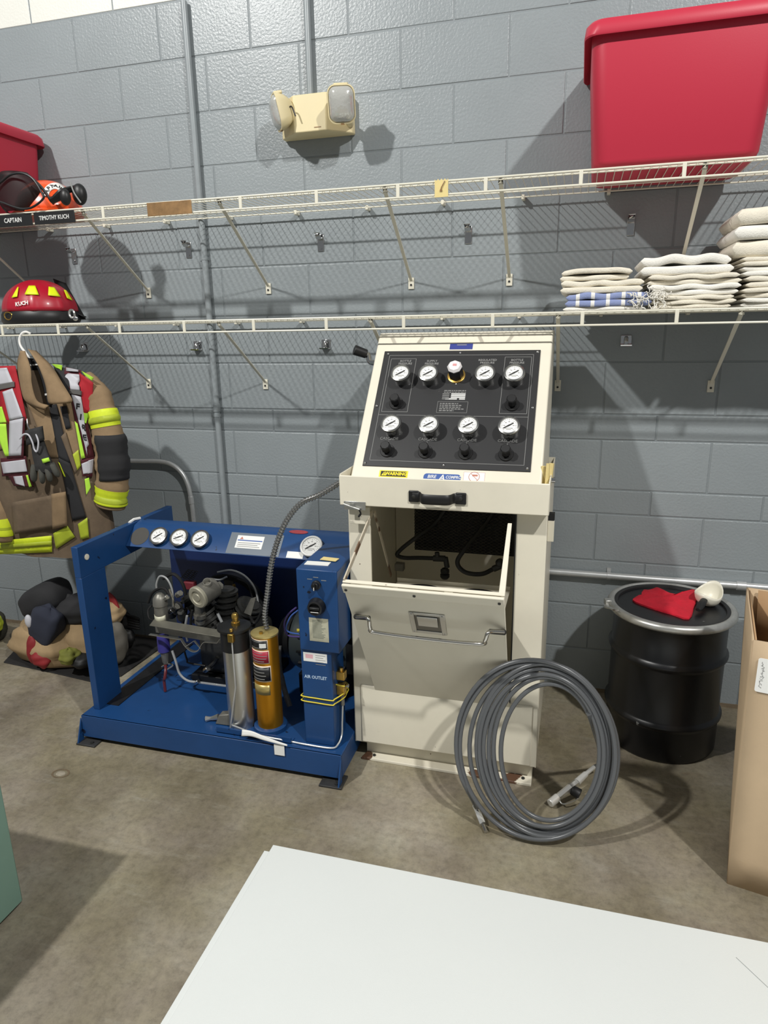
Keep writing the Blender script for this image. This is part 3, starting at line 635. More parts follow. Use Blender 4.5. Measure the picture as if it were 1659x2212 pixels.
text('BIRE', 0.0165, MT['inkw'], bd, bm_ @ T(-0.034, 0.002, 0), bold=0.0003, shear=0.2, sx=0.9); text('A', 0.03, MT['inkw'], bd, bm_ @ T(-0.001, -0.001, 0), bold=0.0004, shear=0.2); text('COMPRO', 0.0150, MT['inkw'], bd, bm_ @ T(0.037, 0.002, 0), bold=0.0003, shear=0.2, sx=0.8)
p0, p1 = CP(999, 1042, 0), CP(1049, 1021, 0)
ns = MB().box((p0.x, p0.y, 0.0003), (p1.x, p1.y, 0.0008), MC).obj('prohibition_sticker', MT['white'], st)
cx, cy = (p0.x+p1.x)/2, (p0.y+p1.y)/2 + 0.002; MT['redpr'] = mat('faded_red_print', rgb(190,120,100), 0.6)
rgm = MB(); rgm.tube([MC @ Vector((cx+0.017*math.cos(a*PI/16), cy+0.017*math.sin(a*PI/16), 0.0009)) for a in range(32)], 0.0009, n=4, closed=True)
rgm.tube([LM(cx-0.012, cy+0.012, 0.0009).translation, LM(cx+0.012, cy-0.012, 0.0009).translation], 0.0009, n=4); rgm.box((cx-0.006, cy+0.002, 0.0008), (cx+0.011, cy+0.008, 0.0011), MC); rgm.obj('prohibition_symbol', MT['redpr'], ns)
fr = MB(); rect(p0.x+0.001, p0.y+0.001, p1.x-0.001, p1.y-0.001, 0.0008, 0.001); fr.obj('sticker_border', MT['redpr'], ns, smooth=False)
p0, p1 = CP(971, 755, 0), CP(1022, 743, 0)
lb = MB().box((p0.x, p0.y, 0.0003), (p1.x, p1.y+0.002, 0.0008), MC).obj('blue_label', MT['bluet'], st)
MB().box((p0.x+0.025, p1.y-0.006, 0.0008), (p1.x-0.022, p1.y-0.002, 0.001), MC).obj('label_print', MT['ink'], lb)
# black pull handle on the tray
h0, h1 = PY(884, 1072, TY), PY(1007, 1076, TY); hz = (h0.z+h1.z)/2
hd = MB().tube(smoothpath([(h0.x+0.012, TY-0.004, hz), (h0.x+0.036, TY-0.006, hz), (h0.x+0.046, TY-0.028, hz), (h0.x+0.06, TY-0.036, hz), ((h0.x+h1.x)/2, TY-0.038, hz), (h1.x-0.06, TY-0.036, hz), (h1.x-0.046, TY-0.028, hz), (h1.x-0.036, TY-0.006, hz), (h1.x-0.012, TY-0.004, hz)], 4), 0.0165, n=8, flat=0.32, upv=(0,-1,0)).obj('pull_handle', MT['black'], st)
for x in (h0.x+0.016, h1.x-0.016):
    MB().box((x-0.017, TY-0.007, hz-0.019), (x+0.017, TY-0.0005, hz+0.019)).obj('handle_mount', MT['black'], hd, bev=0.004)
    MB().lathe([(0.007, 0.006), (0.006, 0.009), (0.002, 0.0105)], 12, frame((x, TY, hz), (1,0,0), (0,-1,0))).obj('handle_screw', MT['cast'], hd)
# hasp on the left
l0 = PY(743, 1082, TY-0.002); l1 = PY(790, 1104, TY-0.002)
hs = MB().box((l0.x, TY-0.003, l1.z+0.002), (l1.x, TY-0.0005, l0.z)).obj('hasp', MT['steel'], st, bev=0.001)
MB().box((l0.x+0.006, TY+0.03, l1.z-0.055), (l1.x+0.004, TY+0.034, l1.z+0.004)).obj('hasp_backplate', C_, hs, bev=0.001)
MB().cyl((l0.x+0.03, TY-0.003, l0.z-0.012), (l0.x+0.03, TY-0.014, l0.z-0.012), 0.008, n=6).obj('nut', MT['steel'], hs)
MB().tube([(l0.x+0.002, TY-0.012, l0.z-0.008), (l1.x-0.018, TY-0.012, l0.z-0.024)], 0.004, n=4, flat=0.5).obj('latch_bar', MT['white'], hs)
MB().tube(smoothpath([(l1.x-0.02, TY-0.01, l0.z-0.024), (l1.x-0.016, TY-0.006, l0.z-0.04), (l1.x-0.024, TY-0.004, l0.z-0.05), (l1.x-0.02, TY-0.002, l0.z-0.042)], 5), 0.003, n=6).obj('lanyard', MT['black'], hs)
MB().cyl((TX1, -0.70, TZ1-0.005), (TX1+0.012, -0.70, TZ1-0.005), 0.009, n=10).obj('side_bolt', MT['chrome'], st)
MB().cyl((TX0-0.012, -0.70, TZ1-0.035), (TX0, -0.70, TZ1-0.035), 0.011, n=10).obj('conduit_fitting', MT['steel'], st)
# hinge tabs either side
for x0, x1 in ((FX0-0.020, FX0), (FX1, FX1+0.02)):
    tb = MB().box((x0, FY+0.06, 0.885), (x1, FY+0.075, 0.955)).obj('hinge_tab', C_, st, bev=0.001)
    MB().box((x0, FY+0.06, 0.957), (x1, FY+0.08, 0.98)).obj('tab_clip', MT['black'], tb)
# rolled papers in the right of the tray
for k, (x, ry_, h) in enumerate(((2.052, 0.05, 0.075), (2.046, -0.06, 0.055), (2.056, 0.12, 0.065))):
    MB().tube([(x, -0.70+0.018*k, TZ0+0.012), (x+ry_*0.08, -0.69+0.018*k, TZ1+h*0.6)], 0.006 + 0.001*k, n=8).obj('rolled_paper', MT['paper'], st)
# side elbow fitting with a black cap, upper left
e0 = PY(800, 782, -0.28); e1 = PY(795, 766, -0.28); e2 = PY(772, 758, -0.30)
ef = MB().tube(smoothpath([Vector((1.416, -0.28, e0.z-0.004)), e0, e1, e1.lerp(e2, 0.4)], 5), 0.0105, n=10).obj('elbow_fitting', MT['chrome'], st)
MB().cyl(e1.lerp(e2, 0.15), e2 + (e2-e1)*0.3, 0.017, 0.0195, n=14).obj('elbow_cap', MT['black'], ef, bev=0.002)

# ---- inside the cabinet
MB().box((FX0+0.006, FB-0.012, 0.30), (FX1-0.006, FB-0.008, 1.0)).obj('inner_back', MT['creamc'], st)
MT['dark'] = mat('dark_guard', rgb(22,22,22), 0.5, metal=0.3)
g0, g1 = PY(895, 1105, -0.32), PY(1101, 1196, -0.32)
gd = MB().box((g0.x, -0.316, g1.z-0.012), (g1.x+0.02, -0.312, 1.0)).obj('fan_guard', MT['dark'], st)
ex = MB(); dx, dz = 0.021, 0.0125; nz = int((1.0 - g1.z) / dz); nx = int((g1.x + 0.02 - g0.x) / dx)
for j in range(nz):
    for sgn in (1, -1):
        pts = [Vector((g0.x + i*dx/2, -0.322, g1.z + j*dz + (dz*0.42 if (i % 2) else -dz*0.0) * sgn + (dz*0.0 if sgn > 0 else dz*0.0))) for i in range(2*nx+1)]
        ex.tube(pts, 0.0016, n=4, cap=False)
MT['guardw'] = mat('guard_wire', rgb(84,82,78), 0.4, metal=0.6)
ex.obj('expanded_mesh', MT['guardw'], gd, smooth=False, kind='stuff')
# two whip hoses with fittings
def whip(pts, r): return MB().tube(smoothpath(pts, 8), r, n=10).obj('whip_hose', MT['rubber'], st)
Y1, Y2 = -0.42, -0.45
w1 = whip([PY(975, 1080, -0.33), PY(940, 1130, -0.36), PY(900, 1160, Y1), PY(868, 1185, Y1-0.02), PY(858, 1199, Y1-0.03), PY(875, 1205, Y1-0.03), PY(905, 1205, Y1), PY(938, 1206, Y1)], 0.008)
MB().cyl(PY(936, 1206, Y1), PY(962, 1207, Y1), 0.012, n=12).cyl(PY(945, 1207, Y1), PY(944, 1193, Y1), 0.009, n=10).cyl(PY(962, 1204, Y1), PY(966, 1226, Y1), 0.010, n=10).obj('whip_fitting', MT['cast'], w1, bev=0.001)
MB().lathe([(0.012, 0.0), (0.018, 0.008), (0.018, 0.018), (0.013, 0.02), (0.017, 0.026), (0.017, 0.036), (0.011, 0.042)], 16, T(*(PY(961, 1250, Y1)))).obj('whip_connector', MT['cast'], w1, ang=25)
w2 = whip([PY(1075, 1090, -0.33), PY(1050, 1130, -0.36), PY(1005, 1185, Y2), PY(988, 1215, Y2-0.02), PY(1005, 1236, Y2-0.02), PY(1040, 1240, Y2-0.02), PY(1068, 1228, Y2)], 0.0085)
MB().cyl(PY(1066, 1229, Y2), PY(1082, 1222, Y2), 0.012, n=12).ball(PY(1080, 1216, Y2), 0.017, 12, 8).obj('whip_fitting', MT['cast'], w2)
c = PY(863, 1224, -0.4); MB().box((c.x-0.018, -0.41, c.z-0.016), (c.x+0.018, -0.38, c.z+0.014)).obj('inner_block', MT['castl'], st, bev=0.003)
# ---- tilt-out door
DX0, DX1 = 1.486, 1.966
d0 = Vector((0, -0.722, 0.30)); d1 = Vector((0, -1.035, 0.832)); dd = (d1-d0).normalized(); DLn = (d1-d0).length
MD = frame((DX0, d0.y, d0.z), (1,0,0), Vector((1,0,0)).cross(dd))   # x right, y up the door, z outwards (front)
DW = DX1 - DX0
dr = MB().box((0, 0, -0.004), (DW, DLn-0.004, 0.0), MD).obj('tilt_door', MT['creamc'], st, bev=0.002)
MB().box((0.0, DLn-0.036, 0.0005), (DW, DLn+0.001, 0.010), MD).obj('door_top_rail', MT['creamc'], dr, bev=0.003)
MB().box((0.0, DLn-0.004, -0.016), (DW, DLn, -0.004), MD).obj('door_top_flange', MT['cream'], dr, bev=0.001)
for x in (0.012, DW*0.46, DW-0.014): MB().cyl((MD @ Vector((x, DLn-0.018, 0.010))), (MD @ Vector((x, DLn-0.018, 0.0125))), 0.0045, n=10).obj('rail_screw', MT['cast'], dr)
# recessed paddle latch
a = MD.inverted() @ PP(925, 1346, MD.translation, MD.to_3x3().col[2])
lx, ly = a.x, a.y
lt_ = MB(); 
for lo, hi in (((-0.055, -0.052), (-0.040, 0.052)), ((0.040, -0.052), (0.055, 0.052)), ((-0.040, 0.040), (0.040, 0.052)), ((-0.040, -0.052), (0.040, -0.040))): lt_.box((lx+lo[0], ly+lo[1], 0.0005), (lx+hi[0], ly+hi[1], 0.0035), MD)
lt_ = lt_.obj('paddle_latch', MT['steel'], dr, bev=0.0008)
MB().box((lx-0.04, ly-0.04, 0.0004), (lx+0.04, ly+0.04, 0.001), MD).obj('latch_recess', mat('dull_steel', rgb(120,118,112), 0.4, metal=0.9), lt_)
MB().box((lx-0.032, ly-0.012, 0.001), (lx+0.032, ly+0.036, 0.006), MD).obj('latch_paddle', MT['steel'], lt_, bev=0.002)
for sx_ in (-1, 1):
    for sy_ in (-1, 1): MB().lathe([(0.003, 0.0035), (0.002, 0.0048)], 8, MD @ T(lx+0.047*sx_, ly+0.046*sy_, 0)).obj('rivet', MT['chrome'], lt_)
# long chrome bar handle
n_ = MD.to_3x3().col[2]; q = lambda u, v, o: PP(u, v, MD.translation + n_*o, n_)
MT['chromeb'] = mat('chrome_bar', rgb(196,194,188), 0.2, metal=1.0)
bh = MB().tube(smoothpath([q(770, 1333, 0.012), q(790, 1333, 0.03), q(797, 1340, 0.042), q(800, 1357, 0.05), q(812, 1366, 0.05), q(925, 1381, 0.05), q(1035, 1391, 0.05), q(1048, 1383, 0.05), q(1053, 1369, 0.042), q(1062, 1364, 0.03), q(1088, 1365, 0.012)], 6), 0.0062, n=10).obj('bar_handle', MT['chromeb'], dr)
MB().cyl(q(768, 1332, 0.008), q(797, 1335, 0.03), 0.0085, 0.0075, n=10).obj('handle_ferrule', MT['cast'], bh); MB().cyl(q(1058, 1364, 0.03), q(1090, 1366, 0.008), 0.0075, 0.0085, n=10).obj('handle_ferrule', MT['cast'], bh)
# stay arms: left strap pair and the right upright guard
MT['rustw'] = mat('worn_white_strap', rgb(206,196,176), 0.5, var=0.12, vscale=12); chips(MT['rustw'], rgb(116,92,72), scale=8, thr=0.55, soft=0.03)
tl_ = MD @ Vector((0.004, DLn-0.002, -0.01)); pv = Vector((1.487, FY+0.01, 0.965))
MB().tube([tl_, pv], 0.013, n=4, flat=0.25, upv=(1,0,0)).obj('stay_arm', MT['rustw'], dr, bev=0.001)
iv = PY(845, 1244, -0.53); MB().tube([pv + Vector((0.006, 0.004, 0)), iv], 0.0105, n=4, flat=0.25, upv=(1,0,0)).obj('stay_arm', MT['rustw'], dr, bev=0.001)
ru0 = MD @ Vector((DW-0.006, DLn-0.002, -0.012)); ru1 = Vector((1.952, -0.80, 0.985)); ru1 = PY(1101, 1132, -0.86)
MB().hexa([ru0 + Vector((-0.012,0,0)), ru0 + Vector((0.006,0,0)), ru0 + Vector((0.006,0.012,0)), ru0 + Vector((-0.012,0.012,0)), ru1 + Vector((-0.006,0,0)), ru1 + Vector((0.006,0,0)), ru1 + Vector((0.006,0.01,0)), ru1 + Vector((-0.006,0.01,0))]).obj('side_guard', MT['creamc'], dr, bev=0.001)
MB().box((1.964, FY-0.004, 0.32), (1.968, FY+0.03, 1.0)).obj('rubber_seal', MT['rubber'], st)
# inner shelf of the door bin with the two bottle sleeves
zi = 0.64; yb, yf = -0.495, -0.86
ish = MB().box((DX0+0.03, yf, zi-0.004), (DX1-0.03, yb, zi)).obj('bottle_shelf', MT['creamc'], dr)
MB().box((DX0+0.03, yb-0.003, zi-0.02), (DX1-0.03, yb, zi+0.014)).obj('shelf_lip', MT['creamc'], ish)
for sx_ in (1.622, 1.826):
    c = Vector((sx_, -0.605, zi))
    MB().lathe([(0.094, zi-0.001), (0.094, zi+0.002), (0.09, zi+0.003), (0.082, zi+0.001), (0.082, zi-0.003)], 40, T(c.x, c.y, 0), cap=False).obj('sleeve_rim', MT['black'], ish)
    MB().lathe([(0.0815, zi+0.0008), (0.0815, zi+0.0002)], 40, T(c.x, c.y, 0)).obj('sleeve_mouth', MT['rubber'], ish)
# ------------------------------------------------------------ blue air compressor skid
cp = thing('air_compressor', (0.86, -0.5, 0), 'blue framed air compressor skid with pump, motor and filter cylinders', 'compressor')
B_ = MT['blue']; ZD = 0.113; BX0, BX1, BY = 0.318, 1.400, -0.87
dk = MB().box((BX0, BY, ZD-0.006), (BX1, -0.12, ZD)).obj('deck', B_, cp, bev=0.002)
MB().hexa([(BX0, BY-0.004, 0.022), (BX1, BY-0.004, 0.022), (BX1, BY+0.004, 0.022), (BX0, BY+0.004, 0.022), (BX0, BY, ZD), (BX1, BY, ZD), (BX1, BY+0.008, ZD), (BX0, BY+0.008, ZD)]).obj('front_skirt', B_, cp, bev=0.002)
MB().box((BX0, BY+0.008, 0.022), (BX0+0.006, -0.12, ZD-0.006)).obj('side_skirt', B_, cp)
MB().box((BX1-0.006, BY+0.008, 0.022), (BX1, -0.12, ZD-0.006)).obj('side_skirt', B_, cp)
MB().box((BX0, -0.126, 0.022), (BX1, -0.12, ZD-0.006)).obj('rear_skirt', B_, cp)
MT['foot'] = mat('dark_foot', rgb(58,58,58), 0.6, metal=0.3, var=0.2, vscale=20)
for x, w in ((BX0-0.012, 0.085), (BX1-0.075, 0.085)):
    for y0, y1 in ((-0.905, -0.83), (-0.2, -0.1)):
        ft = MB().box((x, y0, 0), (x+w, y1, 0.008)).obj('foot', MT['foot'], cp, bev=0.002)
        MB().prism([(0, 0.008), (0.035, 0.008), (0.035, 0.1)], 0, 0.005, Matrix(((0,0,1,x+(0.006 if x < 0.6 else w-0.014)),(1,0,0,y0+0.001),(0,1,0,0),(0,0,0,1)))).obj('gusset', B_, ft)
        MB().cyl((x+w*0.72, y0+0.018, 0.008), (x+w*0.72, y0+0.018, 0.012), 0.007, n=8).obj('bolt', MT['cast'], ft)
# left post and arm
MB().box((0.338, -0.818, ZD), (0.366, -0.68, 0.67)).obj('post', B_, cp, bev=0.002)
MB().box((0.338, -0.818, 0.67), (0.366, -0.185, 0.793)).obj('arm', B_, cp, bev=0.002)
MB().box((0.345, -0.775, ZD), (0.42, -0.14, ZD+0.004)).obj('greasy_rail', mat('oily_black', rgb(26,26,28), 0.5, var=0.3, vscale=25), cp)
p = PX(187, 1203, 0.3665); MB().lathe([(0.012, 0.0), (0.0115, 0.003), (0.006, 0.004)], 10, frame(p, (0,1,0), (1,0,0))).obj('plug', MT['creamc'], cp)
MB().tube([(0.35, -0.48, 0.794), (0.352, -0.45, 0.80), (0.362, -0.42, 0.798)], 0.006, n=6).obj('peeled_tape', MT['white'], cp)
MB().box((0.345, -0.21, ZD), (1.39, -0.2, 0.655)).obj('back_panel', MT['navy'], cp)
# instrument panel
prof = [(-0.543, 0.712), (-0.472, 0.783), (-0.42, 0.797), (-0.40, 0.79), (-0.40, 0.70)]
ip = MB().prism(prof, 0.3665, 1.385, Matrix(((0,0,1,0),(1,0,0,0),(0,1,0,0),(0,0,0,1)))).obj('instrument_panel', B_, cp, bev=0.002)
sv = Vector((0, 0.071, 0.071)).normalized(); MI = frame((0.3665, -0.543, 0.712), (1,0,0), Vector((1,0,0)).cross(sv)); nI = MI.to_3x3().col[2]
def IP(u, v, off=0.0): return MI.inverted() @ PP(u, v, MI.translation + nI*off, nI)
for u, v, ang in ((343, 1151, 40), (387, 1155, 25), (432, 1159, 35)):
    q = IP(u, v, 0.022); gauge(ip, MI @ T(q.x, 0.05, 0), 0.0385, 0.014, ang)
q = IP(306, 1149, 0); MB().lathe([(0.041, 0), (0.041, 0.001)], 28, MI @ T(q.x, 0.05, 0)).obj('empty_gauge_hole', mat('hole_grey', rgb(74,72,68), 0.8), ip)
q = IP(672, 1180, 0.02); gauge(ip, MI @ T(q.x, 0.052, 0), 0.043, 0.016, 35, case=mat('white_rim', rgb(225,225,222), 0.35))
a, b = IP(498, 1160, 0), IP(612, 1165, 0); gpl = MB().box((a.x, 0.004, 0.0), (b.x, 0.098, 0.0012), MI).obj('grey_plate', mat('grey_plate', rgb(96,104,112), 0.4, metal=0.4), ip)
a, b = IP(514, 1160, 0), IP(571, 1165, 0); ps = MB().box((a.x, 0.03, 0.0012), (b.x, 0.086, 0.0018), MI).obj('data_sticker', MT['white'], gpl)
MB().box((a.x+0.004, 0.062, 0.0018), (b.x-0.004, 0.067, 0.002), MI).obj('blue_stripe', MT['bluev'], ps)
MB().prism([(0, 0), (0.016, 0), (0.008, 0.012)], 0.0018, 0.002, MI @ T(a.x+0.012, 0.069, 0)).obj('red_mark', MT['redpr'], ps)
sp = MB(); rnd = random.Random(9)
for k in range(3): sp.box((a.x+0.008, 0.036+0.008*k, 0.0018), (b.x-0.01-0.01*(k % 2), 0.039+0.008*k, 0.002), MI)
sp.obj('small_print', MT['ink'], ps, smooth=False, kind='stuff')
a, b = IP(620, 1196, 0), IP(656, 1198, 0); MB().box((a.x, 0.004, 0.0003), (b.x, 0.032, 0.001), MI).obj('white_sticker', MT['white'], ip)
a, b = PZ(628, 1146, 0.79), PZ(668, 1150, 0.79); MB().lathe([(0.04, 0), (0.04, 0.001)], 24, frame(((a.x+b.x)/2, -0.446, 0.7915), (1,0,0), Vector((0,-0.26,0.97))) @ Matrix.Diagonal((1, 0.34, 1, 1))).obj('red_oval_sticker', mat('faded_red_oval', rgb(150,60,66), 0.5, var=0.2, vscale=60), ip)
# control box and its column
MB().box((1.247, -0.822, ZD), (1.362, -0.70, 0.488)).obj('column', B_, cp, bev=0.004)
CBX0, CBX1, CBY, CZ0, CZ1 = 1.25, 1.396, -0.832, 0.488, 0.788
cb = MB().box((CBX0, CBY, CZ0), (CBX1, -0.545, CZ1)).obj('control_box', B_, cp, bev=0.004)
MF = frame((0, CBY, 0), (1,0,0), (0,-1,0))  # x, z(up) as y, out as z
def FP(u, v, off=0): p = PY(u, v, CBY-off); return p.x, p.z
def ring_(x, z, prof, m, par, n=24, name='switch', ang=30): return MB().lathe(prof, n, MF @ T(x, z, 0)).obj(name, m, par, ang=ang)
x, z = FP(684, 1263); sw = ring_(x, z, [(0.016, 0), (0.016, 0.006), (0.0125, 0.008), (0.0125, 0.02), (0.011, 0.022)], MT['blackm'], cb, name='selector_switch')
MB().box((-0.0035, -0.012, 0.02), (0.0035, 0.012, 0.028), MF @ T(x, z, 0)).obj('selector_lever', MT['black'], sw, bev=0.001)
MB().box((-0.0012, -0.011, 0.028), (0.0012, 0.0, 0.0285), MF @ T(x, z, 0)).obj('pointer_line', MT['inkw'], sw)
tk = MB()
for du, dv in ((-0.024, 0.018), (-0.002, 0.026), (0.026, 0.017)): tk.box((du-0.009, dv-0.0012, 0.0002), (du+0.009, dv+0.0012, 0.0006), MF @ T(x, z, 0))
tk.obj('switch_print', MT['ink'], cb, smooth=False, kind='stuff')
x, z = FP(685, 1309); rs = ring_(x, z, [(0.031, 0), (0.031, 0.004), (0.027, 0.012), (0.026, 0.024), (0.020, 0.026), (0.019, 0.014)], MT['black'], cb, name='rotary_dial')
MB().box((-0.018, -0.005, 0.012), (0.018, 0.005, 0.03), MF @ T(x, z, 0)).obj('dial_grip', MT['blackm'], rs, bev=0.003)
MB().box((-0.014, -0.014, 0.0262), (0.014, -0.0115, 0.0268), MF @ T(x, z, 0)).obj('dial_mark', MT['inkw'], rs)
MT['placard'] = mat('worn_foil', rgb(196,194,172), 0.5, metal=0.2, var=0.1, vscale=40)
a = FP(667, 1331); b = FP(711, 1388)
pc = MB().box((a[0], b[1], 0.0002), (b[0], a[1]-0.004, 0.001), MF).obj('instruction_placard', MT['placard'], cb)
sp = MB(); rnd = random.Random(5); zz = a[1]-0.014
while zz > b[1]+0.012:
    sp.box((a[0]+0.012, zz, 0.001), (b[0]-0.010-rnd.uniform(0, 0.016), zz+0.0022, 0.0013), MF); zz -= 0.0046
sp.obj('small_print', mat('grey_green_print', rgb(126,130,118), 0.6), pc, smooth=False, kind='stuff')
ML = frame((0, -0.822, 0), (1,0,0), (0,-1,0)); LP = lambda u, v: (PY(u, v, -0.822).x, PY(u, v, -0.822).z)
a = LP(655, 1408); b = LP(707, 1433); ws = MB().box((a[0], b[1], 0.0002), (b[0], a[1], 0.001), ML).obj('white_sticker', MT['white'], cp)
sp = MB()
for k in range(5): sp.box((a[0]+0.045, a[1]-0.009-0.0085*k, 0.001), (b[0]-0.006-0.008*(k % 2), a[1]-0.007-0.0085*k, 0.0012), ML)
sp.obj('small_print', MT['ink'], ws, smooth=False, kind='stuff')
MB().box((a[0]+0.008, b[1]+0.012, 0.001), (a[0]+0.036, a[1]-0.006, 0.0012), ML).obj('pink_mark', mat('pink_print', rgb(226,178,184), 0.6), ws)
x, z = LP(682, 1463.5); text('AIR OUTLET', 0.0165, mat('pale_blue_print', rgb(186,208,232), 0.5), cp, ML @ T(x, z, 0.0008), bold=0.0004, sx=0.92)
# papers on the box
for k, (u0, v0, w, d, r) in enumerate(((660, 1222, 0.085, 0.035, 0.05), (686, 1214, 0.06, 0.03, -0.1))):
    c = PZ(u0+26, v0-4, CZ1)
    pp_ = MB().box((-w/2, -d/2, 0.0), (w/2, d/2, 0.002), T(c.x, c.y, CZ1+0.0006+0.0022*k) @ Matrix.Rotation(r, 4, 'Z')).obj('folded_note', MT['paper'] if k else MT['white'])
    solo(tag(pp_, ('white folded note on top of the blue control box', 'yellowed note on top of the white note on the control box')[k], 'paper', 'notes on the control box'))
# filter cylinders
SX, SY = 0.966, -0.765; zt1 = PY(519, 1400, SY).z
s1 = MB().lathe([(0.05, ZD), (0.05, zt1+0.0), (0.05, zt1)], 40, T(SX, SY, 0)).obj('steel_filter_cylinder', MT['steel'], cp)
ztop = PY(510, 1352, SY).z
MB().lathe([(0.05, zt1), (0.052, zt1+0.001), (0.052, ztop-0.012), (0.062, ztop-0.008), (0.062, ztop), (0.058, ztop+0.002)], 40, T(SX-0.003, SY, 0)).obj('cylinder_cap', MT['blackm'], s1)
c = Vector((SX+0.002, SY+0.004, ztop+0.002)); MB().lathe([(0.016, 0), (0.016, 0.012), (0.011, 0.014), (0.011, 0.026), (0.013, 0.028), (0.013, 0.04), (0.009, 0.046)], 14, T(*c)).obj('brass_valve', MT['brass'], s1)
v0 = PY(500, 1375, SY-0.055)
MB().box((v0.x-0.011, SY-0.066, v0.z-0.02), (v0.x+0.011, SY-0.05, v0.z+0.012)).cyl(v0 + Vector((0, 0.002, 0.018)), v0 + Vector((0, 0.002, 0.03)), 0.007, n=8).obj('drain_valve', MT['brass'], s1, bev=0.002)
dl = PY(497, 1560, SY-0.055); MB().tube([v0 + Vector((0, 0.0, -0.02)), Vector((v0.x, SY-0.056, 0.3)), Vector((dl.x, SY-0.056, ZD+0.012))], 0.0028, n=6).obj('drain_line', MT['pipe'], s1)
GX, GY = 1.083, -0.762; ztg = PY(567, 1364, GY).z
g1_ = MB().lathe([(0.0475, ZD+0.018), (0.0475, ztg-0.008)], 40, T(GX, GY, 0)).obj('gold_filter_cylinder', MT['gold'], cp)
MT['goldl'] = mat('pale_brass_lid', rgb(206,186,120), 0.35, metal=0.7, var=0.12, vscale=25)
MB().lathe([(0.0485, ztg-0.008), (0.0505, ztg-0.006), (0.0505, ztg), (0.047, ztg+0.0015)], 40, T(GX, GY, 0)).obj('cylinder_lid', MT['goldl'], g1_)
MB().cyl((GX-0.004, GY-0.02, ztg), (GX-0.004, GY-0.02, ztg+0.009), 0.007, n=8).obj('lid_bolt', MT['brass'], g1_)
MB().lathe([(0.062, ZD), (0.062, ZD+0.016), (0.054, ZD+0.02)], 40, T(GX, GY, 0)).obj('cylinder_foot', B_, g1_)
def wrap(par, name, m, u0, u1, v0, v1, rr, nseg=14):
    a0 = math.atan2(-0.8, -0.62); 
    def ang_of(u):  # angle on the cylinder from a pixel column
        best = None
        for k in range(181):
            a = math.radians(180 + k); P = Vector((GX + 0.0475*math.cos(a), GY + 0.0475*math.sin(a), 0.35)); d = P - CAMP; uu = 829.5 + CAMF*d.dot(right)/d.dot(fwd)
            vis = Vector((math.cos(a), math.sin(a), 0)).dot(CAMP - P) > 0
            if vis and (best is None or abs(uu-u) < best[0]): best = (abs(uu-u), a)
        return best[1]
    A0, A1 = ang_of(u0), ang_of(u1); z1 = PY(569, v0+3, GY-0.0475).z; z0 = PY(569, v1+3, GY-0.0475).z
    m_ = MB().grid(lambda s, t: (GX + rr*math.cos(A0+(A1-A0)*s), GY + rr*math.sin(A0+(A1-A0)*s), z0+(z1-z0)*t), nseg, 1)
    return m_.obj(name, m, par, solid=0.0006), A0, A1, z0, z1
MT['labw'] = mat('label_border', rgb(232,214,190), 0.5); MT['labr'] = mat('label_red', rgb(168,36,60), 0.45); MT['labk'] = mat('label_black', rgb(26,26,28), 0.4)
for (v0_, v1_, mm, nm) in ((1381, 1402, 'labk', 'black_label'), (1404, 1432, 'labr', 'red_label'), (1437, 1471, 'labk', 'black_label')):
    o, A0, A1, z0, z1 = wrap(g1_, nm, MT['labw'], 541, 583 + (v0_-1381)*0.06, v0_, v1_, 0.0480)
    MB().grid(lambda s, t: (GX + 0.0485*math.cos(A0+(A1-A0)*(0.04+0.92*s)), GY + 0.0485*math.sin(A0+(A1-A0)*(0.04+0.92*s)), z0+(z1-z0)*(0.07+0.86*t)), 14, 1).obj('label_field', MT[mm], o, solid=0.0004)
    pm = MB(); rnd = random.Random(v0_); n_l = 4 if v1_-v0_ > 22 else 2
    for k in range(n_l):
        t0 = 0.78 - 0.62*k/max(1, n_l-1); s1_ = 0.95 - rnd.uniform(0, 0.3)
        pm.grid(lambda s, t: (GX + 0.0489*math.cos(A0+(A1-A0)*(0.12+(s1_-0.12)*s)), GY + 0.0489*math.sin(A0+(A1-A0)*(0.12+(s1_-0.12)*s)), z0+(z1-z0)*(t0+0.05*t)), 12, 1)
    pm.obj('label_print', MT['ink'], o, smooth=False, kind='stuff')
    if v0_ == 1381: MB().grid(lambda s, t: (GX + 0.0489*math.cos(A0+(A1-A0)*(0.62+0.3*s)), GY + 0.0489*math.sin(A0+(A1-A0)*(0.62+0.3*s)), z0+(z1-z0)*(0.2+0.45*t)), 8, 1).obj('label_patch', MT['inkw'], o)
o, A0, A1, z0, z1 = wrap(g1_, 'torn_sticker', MT['goldl'], 548, 582, 1478, 1499, 0.0481)
MB().box((0.90, -0.845, ZD), (1.2, -0.838, ZD+0.022)).obj('deck_angle', B_, cp)
MB().box((0.90, -0.845, ZD), (1.2, -0.81, ZD+0.003)).obj('deck_angle_foot', B_, cp)
b = PZ(445, 1553, ZD+0.01); MB().tube(smoothpath([b, b + Vector((0.025, 0.006, 0.004)), b + Vector((0.05, 0.01, 0.012))], 4), [0.012,0.010,0.008,0.007,0.008,0.009,0.01,0.011,0.012], n=8).obj('drain_cock', MT['steel'], cp)
MB().hexa([b + Vector(q) for q in ((0.045, -0.012, -0.008), (0.125, -0.01, -0.008), (0.125, 0.04, -0.008), (0.045, 0.03, -0.008), (0.06, -0.005, 0.028), (0.125, 0.0, 0.04), (0.125, 0.03, 0.04), (0.06, 0.025, 0.03))]).obj('drain_block', MT['castl'], cp, bev=0.003)
